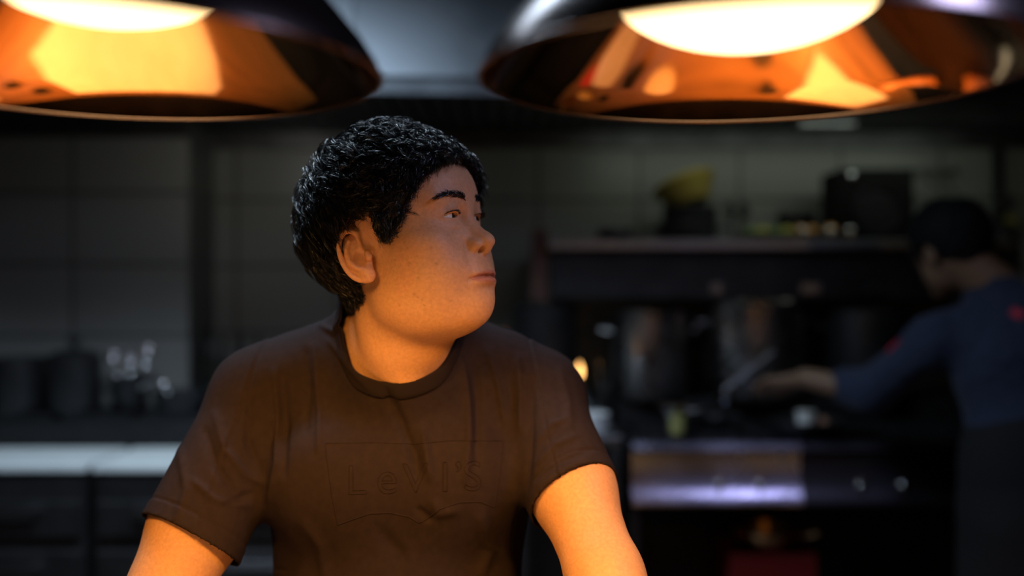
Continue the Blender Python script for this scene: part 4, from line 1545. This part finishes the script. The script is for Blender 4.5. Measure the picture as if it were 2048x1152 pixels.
# wall rail with hanging wire tools
rl = thing('tool_rail', (1.50, 3.60, EYE + 0.42), 'steel rail on the tiles behind the head of the cook', 'rail')
obj('bar', tube(B(), [(-0.12, -0.03, 0), (0.10, -0.03, 0)], 0.005, 8), M['dark_steel'], rl)
for q_ in (-0.11, 0.09):
    obj('bracket', box(B(), (q_, -0.015, 0), (0.012, 0.03, 0.02)), M['dark_steel'], rl, smooth=False)
for k, (dx, ang, lab) in enumerate(((-0.09, 0.3, 'whisk'), (-0.02, 0.7, 'skimmer'), (0.05, 0.45, 'tongs'))):
    t = thing(lab, (1.50 + dx, 3.565, EYE + 0.412), 'dark %s hanging from the rail behind the cook' % lab, lab, None)
    obj('hook', tube(B(), [(0, 0, 0.012), (0.0, -0.008, 0.004), (0, -0.004, -0.02)], 0.002, 6), M['dark_steel'], t)
    e = Vector((math.sin(ang) * 0.14, -0.004, -math.cos(ang) * 0.14))
    obj('handle', tube(B(), [Vector((0, -0.004, -0.02)), e * 0.5], 0.004, 6), M['black'], t)
    bm = B()
    if lab == 'whisk':
        for a in (0, 1.05, 2.1):
            tube(bm, [e * 0.5 + (e * 0.6) * s_ + Vector((math.cos(a), math.sin(a), 0)) * 0.022 * math.sin(math.pi * s_) for s_ in (0, .2, .4, .6, .8, 1)], 0.0013, 5)
            tube(bm, [e * 0.5 + (e * 0.6) * s_ - Vector((math.cos(a), math.sin(a), 0)) * 0.022 * math.sin(math.pi * s_) for s_ in (0, .2, .4, .6, .8, 1)], 0.0013, 5)
    elif lab == 'skimmer':
        lathe(bm, [(0, -0.004), (0.03, 0), (0.034, 0.006), (0.030, 0.003), (0, -0.001)], c=e * 1.0, seg=20)
    else:
        tube(bm, [e * 0.5, e * 0.8 + Vector((0.012, 0, 0)), e * 1.25 + Vector((0.004, 0, 0))], 0.003, 6)
        tube(bm, [e * 0.5, e * 0.8 - Vector((0.012, 0, 0)), e * 1.25 - Vector((0.004, 0, 0))], 0.003, 6)
    obj('head', bm, M['dark_steel'], t)
# pipe with gauge at the far right
pp = thing('gas_pipe', (1.735, 3.55, 0), 'dark vertical pipe with a round valve behind the cook', 'pipe')
obj('pipe', tube(B(), [(0, 0, 0.0), (0, 0, EYE + 0.50)], 0.018, 14), M['iron'], pp)
obj('valve', tube(B(), [(0, -0.015, EYE + 0.30), (0, -0.06, EYE + 0.30)], 0.030, 18), M['dark_steel'], pp, angle=40)
obj('tag', box(B(), (0.035, -0.02, EYE + 0.245), (0.045, 0.003, 0.020)), mat('yellow_tag', (0.36, 0.30, 0.08), 0.6), pp, smooth=False)['label'] = 'yellow tag'

# ------------------------------------------------------------------ the cook at the range
def build_cook():
    M['navy'] = mat('navy_cotton', (0.014, 0.023, 0.055), 0.85, noise_amt=0.1, noise_scale=40, sheen=0.1)
    M['apron'] = mat('black_apron', (0.006, 0.006, 0.008), 0.9)
    base = Vector((1.30, 2.58, 0))
    root = thing('person', base, 'cook in a navy jacket seen from behind, bent over the range', 'person')
    off = Vector((-base.x, -base.y, EYE))
    f = Vector((-0.28, 0.88, -0.40)).normalized()      # face direction: left, away, down
    hc = Vector((1.175, 2.66, 0.085))
    r = f.cross(Vector((0, 0, 1))).normalized()
    u = r.cross(f)
    Rm = np.array([list(r), list(f), list(u)])
    def T(X, Y, Z):
        x, y, z = X - hc.x, Y - hc.y, Z - hc.z
        return tuple(Rm[i][0] * x + Rm[i][1] * y + Rm[i][2] * z for i in range(3))
    def w(p):
        return np.array(hc) + Rm.T @ np.array(p)
    fd = Field(axis([(.72, .98, .004), (.98, 1.34, .004), (1.34, 1.62, .007)]), axis([(2.36, 2.52, .007), (2.52, 3.04, .004)]), axis([(-.62, -.36, .009), (-.36, .24, .004)]))
    def E(c, rr_, k=0.02, t=True):
        cc = w(c) if t else c
        fd.union(sd_ell(c, rr_, T if t else None), cc, max(rr_) + 0.02, k)
    E((0, -0.006, 0.045), (0.077, 0.095, 0.090), 0)
    E((0, 0.035, -0.025), (0.060, 0.060, 0.065))
    E((0, 0.072, -0.072), (0.026, 0.022, 0.020))
    E((0, 0.040, 0.030), (0.062, 0.058, 0.055))
    E((0, 0.098, -0.004), (0.012, 0.020, 0.018), 0.01)
    E((0, 0.086, 0.022), (0.010, 0.012, 0.020), 0.01)
    E((0, 0.088, -0.040), (0.024, 0.012, 0.010), 0.01)
    for s in (1, -1):
        E((0.040 * s, 0.072, 0.046), (0.020, 0.014, 0.010), 0.012)
        fd.carve(sd_ell((0.030 * s, 0.094, 0.026), (0.013, 0.010, 0.007), T), w((0.03 * s, 0.094, 0.026)), 0.014, 0.008)
        E((0.080 * s, -0.012, 0.000), (0.008, 0.017, 0.031), 0.004)
        fd.carve(sd_ell((0.088 * s, -0.008, 0.002), (0.005, 0.009, 0.016), T), w((0.088 * s, -0.008, 0.002)), 0.02, 0.003)
    def Cc(a, b, ra, rb, k=0.03):
        fd.union(sd_cap(a, b, ra, rb), (np.array(a) + np.array(b)) / 2, float(np.linalg.norm(np.array(a) - np.array(b))) / 2 + max(ra, rb) + 0.02, k)
    Cc(w((0, -0.03, -0.02)), (1.29, 2.585, -0.03), 0.056, 0.064)
    def trunk(F, g=0.0):
        def U(a, b, ra, rb, k=0.05):
            F.union(sd_cap(a, b, ra + g, rb + g), (np.array(a) + np.array(b)) / 2, float(np.linalg.norm(np.array(a) - np.array(b))) / 2 + max(ra, rb) + g + 0.02, k)
        F.union(sd_ell((1.31, 2.56, -.20), (.165 + g, .115 + g, .17 + g)), (1.31, 2.56, -.20), .22, 0)
        F.union(sd_ell((1.32, 2.53, -.42), (.155 + g, .12 + g, .20 + g)), (1.32, 2.53, -.42), .25, .05)
        U((1.27, 2.58, -0.085), SHC, 0.065, 0.056)
        U((1.31, 2.57, -0.085), (1.47, 2.56, -0.12), 0.065, 0.056)
    SHC, ELC, WRC = (1.105, 2.600, -0.140), (0.990, 2.760, -0.290), (0.850, 2.885, -0.262)
    trunk(fd)
    Cc(SHC, ELC, 0.052, 0.040)
    Cc(ELC, WRC, 0.041, 0.029)
    Cc((1.47, 2.56, -0.12), (1.50, 2.70, -0.30), 0.052, 0.040)
    Cc((1.50, 2.70, -0.30), (1.36, 2.86, -0.32), 0.040, 0.028)
    build_hand(fd, WRC, (-0.62, 0.55, -0.22), (0.25, 0.30, -0.40), (0, 0, 1), 1)
    me = fd.mesh('body')
    me.transform(Matrix.Translation(off))
    mesh_object('body', me, mat('cook_skin', (0.20, 0.115, 0.07), 0.5), root)
    # hair
    hf = Field(axis([(1.0, 1.33, .004)]), axis([(2.50, 2.82, .004)]), axis([(-.06, .24, .004)]))
    hf.union(sd_ell((0, -0.018, 0.056), (0.099, 0.112, 0.105), T), w((0, -0.02, 0.055)), .14, 0)
    hf.union(sd_ell((0, -0.055, 0.010), (0.072, 0.055, 0.065), T), w((0, -0.055, 0.01)), .10, .02)
    hf.carve(sd_ell((0, 0.115, -0.015), (0.11, 0.080, 0.080), T), w((0, 0.105, 0.0)), .14, 0.01)
    for s in (1, -1):
        hf.carve(sd_ell((0.085 * s, 0.004, -0.02), (0.03, 0.036, 0.052), T), w((0.085 * s, 0.0, -0.02)), .08, 0.008)
    mh = hf.mesh('hair')
    Vv, Nn = verts_of(mh), normals_of(mh)
    dd = np.array([0.005 * noise.noise(Vector(p) * 60) + 0.003 * noise.noise(Vector(p) * 150) for p in Vv])
    Vv += Nn * dd[:, None]
    mh.vertices.foreach_set('co', Vv.astype(np.float32).ravel())
    mh.transform(Matrix.Translation(off))
    mesh_object('hair', mh, M['scalp'], root)
    # jacket
    jk = Field(axis([(.90, 1.62, .005)]), axis([(2.36, 2.90, .005)]), axis([(-.66, .03, .005)]))
    trunk(jk, 0.012)
    def J(a, b, ra, rb, k=0.03):
        jk.union(sd_cap(a, b, ra, rb), (np.array(a) + np.array(b)) / 2, float(np.linalg.norm(np.array(a) - np.array(b))) / 2 + max(ra, rb) + 0.02, k)
    J(SHC, ELC, 0.066, 0.058)
    ec = tuple(np.array(ELC) * 0.66 + np.array(WRC) * 0.34)
    J(ELC, ec, 0.057, 0.053)
    J((1.47, 2.56, -0.12), (1.50, 2.70, -0.30), 0.066, 0.056)
    J((1.50, 2.70, -0.30), (1.45, 2.76, -0.31), 0.056, 0.050)
    J((1.255, 2.60, -0.005), (1.30, 2.575, -0.07), 0.068, 0.086)
    # open neck
    jk.carve(sd_ell((0, 0, 0), (1, 1, 1), lambda X, Y, Z: ((X - 1.235) / 0.075, (Y - 2.620) / 0.075, (Z - 0.068) / 0.055)), (1.235, 2.62, 0.068), 0.10, 0.004)
    mj = jk.mesh('jacket')
    Vv, Nn = verts_of(mj), normals_of(mj)
    dd = np.array([0.007 * noise.noise(Vector((p[0] * 13, p[1] * 13, p[2] * 9))) + 0.004 * noise.noise(Vector(p) * 34) for p in Vv]) * np.clip((Vv[:, 2] + 0.33) / 0.12, 0, 1)
    Vv += Nn * dd[:, None]
    mj.vertices.foreach_set('co', Vv.astype(np.float32).ravel())
    jt = BVHTree.FromPolygons([tuple(v) for v in Vv], [tuple(p.vertices) for p in mj.polygons])
    mj.transform(Matrix.Translation(off))
    jo = mesh_object('jacket', mj, M['navy'], root)
    jo['label'] = 'navy chef jacket'
    def patch(px, py, w_, h_, name, m):
        d = Vector(((px - 1024) / FPX, 1, (576 - py) / FPX)).normalized()
        hit = jt.ray_cast(Vector((0, 0, 0)), d)
        if hit[0] is None:
            return
        n = hit[1]
        rt = n.cross(Vector((0, 0, 1))).normalized()
        up = rt.cross(n)
        mtx = Matrix((rt, up, n)).transposed()
        bm = B()
        box(bm, (0, 0, 0), (w_, h_, 0.003))
        o = obj(name, bm, m, jo, smooth=False)
        o.matrix_local = Matrix.Translation(hit[0] + off) @ mtx.to_4x4() @ Matrix.Rotation(0.5, 4, 'Z')
    mr = mat('red_patch', (0.42, 0.02, 0.05), 0.7)
    patch(1786, 692, 0.022, 0.046, 'sleeve_patch', mr)
    patch(2034, 627, 0.030, 0.022, 'shoulder_patch', mr)
    # apron straps and skirt
    ap = Field(axis([(1.08, 1.56, .006)]), axis([(2.33, 2.78, .006)]), axis([(-1.02, -.24, .007)]))
    ap.union(sd_ell((1.32, 2.53, -.46), (.176, .142, .24)), (1.32, 2.53, -.46), .28, 0)
    ap.union(sd_cap((1.32, 2.54, -.60), (1.33, 2.56, -.94), .172, .176), (1.32, 2.55, -.77), .38, .05)
    ap.union(sd_ell((1.32, 2.53, -.46), (.178, .146, .24)), (1.32, 2.53, -.46), .28, 0)
    ma = ap.mesh('apron')
    Vv, Nn = verts_of(ma), normals_of(ma)
    dd = np.array([0.008 * noise.noise(Vector((p[0] * 12, p[1] * 12, p[2] * 4))) for p in Vv]) * np.clip((-0.45 - Vv[:, 2]) / 0.15, 0, 1)
    Vv += Nn * dd[:, None]
    ma.vertices.foreach_set('co', Vv.astype(np.float32).ravel())
    ma.transform(Matrix.Translation(off))
    mesh_object('apron', ma, M['apron'], root)['label'] = 'long black apron'
    tr = Field(axis([(1.14, 1.54, .008)]), axis([(2.40, 2.74, .008)]), axis([(-1.40, -.80, .01)]))
    for x in (1.245, 1.415):
        tr.union(sd_cap((x, 2.56, -.84), (x, 2.58, -1.34), .08, .062), (x, 2.57, -1.1), .36, .0)
    mt = tr.mesh('trousers')
    mt.transform(Matrix.Translation(off))
    mesh_object('trousers', mt, mat('cook_trousers', (0.012, 0.012, 0.014), 0.9), root)
    for x in (1.245, 1.415):
        bm = B()
        ellipsoid(bm, (x + off.x, 2.62 + off.y, 0.05), (0.050, 0.135, 0.055))
        for v in bm.verts:
            v.co.z = max(v.co.z, 0.002)
        obj('shoe', bm, mat('kitchen_clog', (0.012, 0.012, 0.012), 0.4), root)
    return root


build_man()
build_cook()

# ------------------------------------------------------------------ copper pendant lamps over the pass
M['copper'] = mat('polished_copper', (0.94, 0.50, 0.22), 0.06, metal=1.0, noise_amt=0.14, noise_scale=9, rough_var=0.035)
M['outer'] = mat('blackened_copper', (0.20, 0.17, 0.17), 0.22, metal=1.0, noise_amt=0.15, noise_scale=8)
M['globe'] = mat('lit_globe', (0.9, 0.85, 0.75), 0.3, emit=(1.0, 0.70, 0.33), estr=3.8)
SPOT = 25.0
ZR = 0.1565                      # rim height above the camera
def pendant(x, y, label, zr=ZR, lift=0.0, power=1.0):
    t = thing('pendant_lamp', (x, y, EYE + zr), label, 'lamp', None)
    prof = [(0.200, 0.0), (0.1965, 0.010), (0.186, 0.026), (0.166, 0.050), (0.141, 0.076), (0.112, 0.102), (0.080, 0.126), (0.052, 0.150), (0.040, 0.172), (0.038, 0.205)]
    inner = [(r - 0.002, z + (0.0004 if i == 0 else 0.0)) for i, (r, z) in enumerate(prof)]
    outer = [(r, z) for r, z in prof]
    o = obj('lamp_shade', lathe(B(), outer, seg=96), M['outer'], t)
    o['label'] = 'dark outer shade'
    o = obj('reflector', lathe(B(), inner, seg=96), M['copper'], t)
    o['label'] = 'polished copper lining'
    obj('rim', tube(B(), [(0.1992 * math.cos(a), 0.1992 * math.sin(a), 0.0) for a in [2 * math.pi * k / 96 for k in range(96)]], 0.0018, 8, closed=True), M['outer'], t)
    obj('socket', lathe(B(), [(0, 0.21), (0.039, 0.21), (0.041, 0.20), (0.030, 0.25), (0.012, 0.262), (0, 0.262)], seg=32), M['outer'], t, angle=40)
    g = [(0.108 * math.sin(a), 0.080 + lift - (0.058 if math.cos(a) > 0 else 0.028) * math.cos(a)) for a in [math.pi * k / 24 for k in range(25)]]
    g[0] = (0, g[0][1]); g[-1] = (0, g[-1][1])
    b = obj('bulb', lathe(B(), g, seg=48), M['globe'], t)
    b['label'] = 'glowing white globe'
    obj('cord', tube(B(), [(0, 0, 0.26), (0, 0, 1.25 - zr - 0.02)], 0.004, 8), M['black'], t)
    obj('ceiling_rose', lathe(B(), [(0, 1.25 - zr), (0.05, 1.25 - zr), (0.045, 1.25 - zr - 0.02), (0, 1.25 - zr - 0.025)], seg=28), M['black'], t, angle=40)
    # the bulb's light
    d = bpy.data.lights.new('bulb_light', 'SPOT')
    d.energy = SPOT * power
    d.color = (1.0, 0.46, 0.09)
    d.spot_size = math.radians(151)
    d.spot_blend = 0.45
    d.shadow_soft_size = 0.05
    l = bpy.data.objects.new('bulb_light', d)
    l.location = (0, 0, 0.012)
    COL.objects.link(l)
    l.parent = t
    # the reflector throws a brighter pool straight down
    d = bpy.data.lights.new('beam_light', 'SPOT')
    d.energy = 42 * (1.2 if power < 1 else 0.8)
    d.color = (1.0, 0.58, 0.21)
    d.spot_size = math.radians(78)
    d.spot_blend = 1.0
    d.shadow_soft_size = 0.05
    l = bpy.data.objects.new('beam_light', d)
    l.location = (0, 0, 0.012)
    COL.objects.link(l)
    l.parent = t
    return t

pendant(-0.296, 0.725, 'copper-lined pendant lamp over the shoulder of the man, white strip mirrored in its lining', lift=0.016, power=0.75)
pendant(0.175, 0.738, 'copper-lined pendant lamp with bottles and lights mirrored in its lining')

# ------------------------------------------------------------------ the pass (below the frame; its top is mirrored in the lamps)
ps = thing('pass_counter', (0, 0.72, 0), 'long wooden service counter under the pendant lamps', 'counter')
obj('body', box(B(), (0, 0, 0.43), (3.6, 0.50, 0.86)), M['black'], ps, smooth=False, bevel=0.005)
obj('counter_top', box(B(), (0, 0, 0.885), (3.7, 0.60, 0.05)), mat('oiled_wood', (0.19, 0.10, 0.035), 0.4, noise_amt=0.3, noise_scale=8, stretch=(0.3, 4, 4)), ps, smooth=False, bevel=0.005)

# unseen things added on the pass for the lamp linings to mirror
mb = obj('serving_board', box(B(), (0, 0, 0), (0.63, 0.32, 0.018)), mat('white_marble', (0.78, 0.74, 0.66), 0.35, noise_amt=0.12, noise_scale=14, rough_var=0.1), None, smooth=False, bevel=0.004)
mb.location = (-0.375, 0.640, 0.9195)
tag(mb, 'white marble serving board on the wooden pass', 'board')
M['gold'] = mat('gold_glaze', (0.62, 0.40, 0.10), 0.35, noise_amt=0.3, noise_scale=25)
M['cream'] = mat('cream_glaze', (0.66, 0.56, 0.36), 0.35)
def plate(x, y, r, m, label):
    o = obj('plate', lathe(B(), [(0, 0), (r * 0.62, 0), (r, 0.016), (r - 0.002, 0.018), (r * 0.6, 0.005), (0, 0.004)], seg=36), m, None, angle=40)
    o.location = (x, y, 0.9105)
    tag(o, label, 'plate')
plate(0.30, 0.80, 0.085, M['gold'], 'amber glazed plate on the pass under the second lamp')
plate(0.72, 0.88, 0.095, M['cream'], 'cream plate on the pass past the amber one')
plate(0.50, 0.62, 0.070, M['cream'], 'small cream saucer at the guest edge of the pass')
plate(1.02, 0.80, 0.080, M['gold'], 'amber glazed plate at the far end of the pass')
for k, (x, y, mm, lb) in enumerate(((0.12, 0.70, 'black', 'black sauce cup nearest the forearm'), (0.06, 0.58, 'iron', 'grey iron cup at the guest edge'), (0.44, 0.90, 'black', 'black sauce cup between the two larger plates'), (0.60, 0.74, 'iron', 'grey iron cup in the middle of the pass'), (0.88, 0.66, 'black', 'black sauce cup near the far plate'))):
    pot('sauce_cup', (x, y, 0.9105), 0.032, 0.055, M[mm], lb + ' on the pass', 'cup', 'cups on the pass', handles=False)
nk = obj('napkin', ellipsoid(B(), (0, 0, 0.008), (0.07, 0.045, 0.008)), mat('red_linen', (0.55, 0.05, 0.03), 0.8))
nk.location = (0.87, 0.94, 0.9105)
tag(nk, 'folded red linen napkin on the pass', 'napkin')
for k, (x, lb) in enumerate(((1.20, 'brown glass bottle nearest the plates'), (1.31, 'brown glass bottle at the end of the row'))):
    bottle((x, 0.86, 0.9105), 0.20, 0.034, mat('brown_glass', (0.10, 0.04, 0.015), 0.1), lb + ' on the pass', 'brown bottles on the pass', M['gold'])

# unseen lamps added on the dining side for golden reflections in the copper
for k, (x, lb) in enumerate(((-2.2, 'nearest the corner away from the cook'), (-0.7, 'in the middle of the dining wall'), (0.9, 'second along the dining wall'), (2.4, 'nearest the corner on the side of the cook'))):
    t = thing('reflection_lamp', (x, -3.05, EYE + 0.25), 'small warm lamp added for reflections ' + lb, 'added lamp', 'added lamps on the dining wall')
    obj('bracket', box(B(), (0, 0.03, -0.10), (0.05, 0.06, 0.10)), M['gold'], t, smooth=False, bevel=0.004)
    obj('lamp_globe', ellipsoid(B(), (0, 0.10, 0), (0.10, 0.09, 0.14)), mat('warm_globe', (0.9, 0.7, 0.4), 0.4, emit=(1.0, 0.58, 0.20), estr=3.0), t)
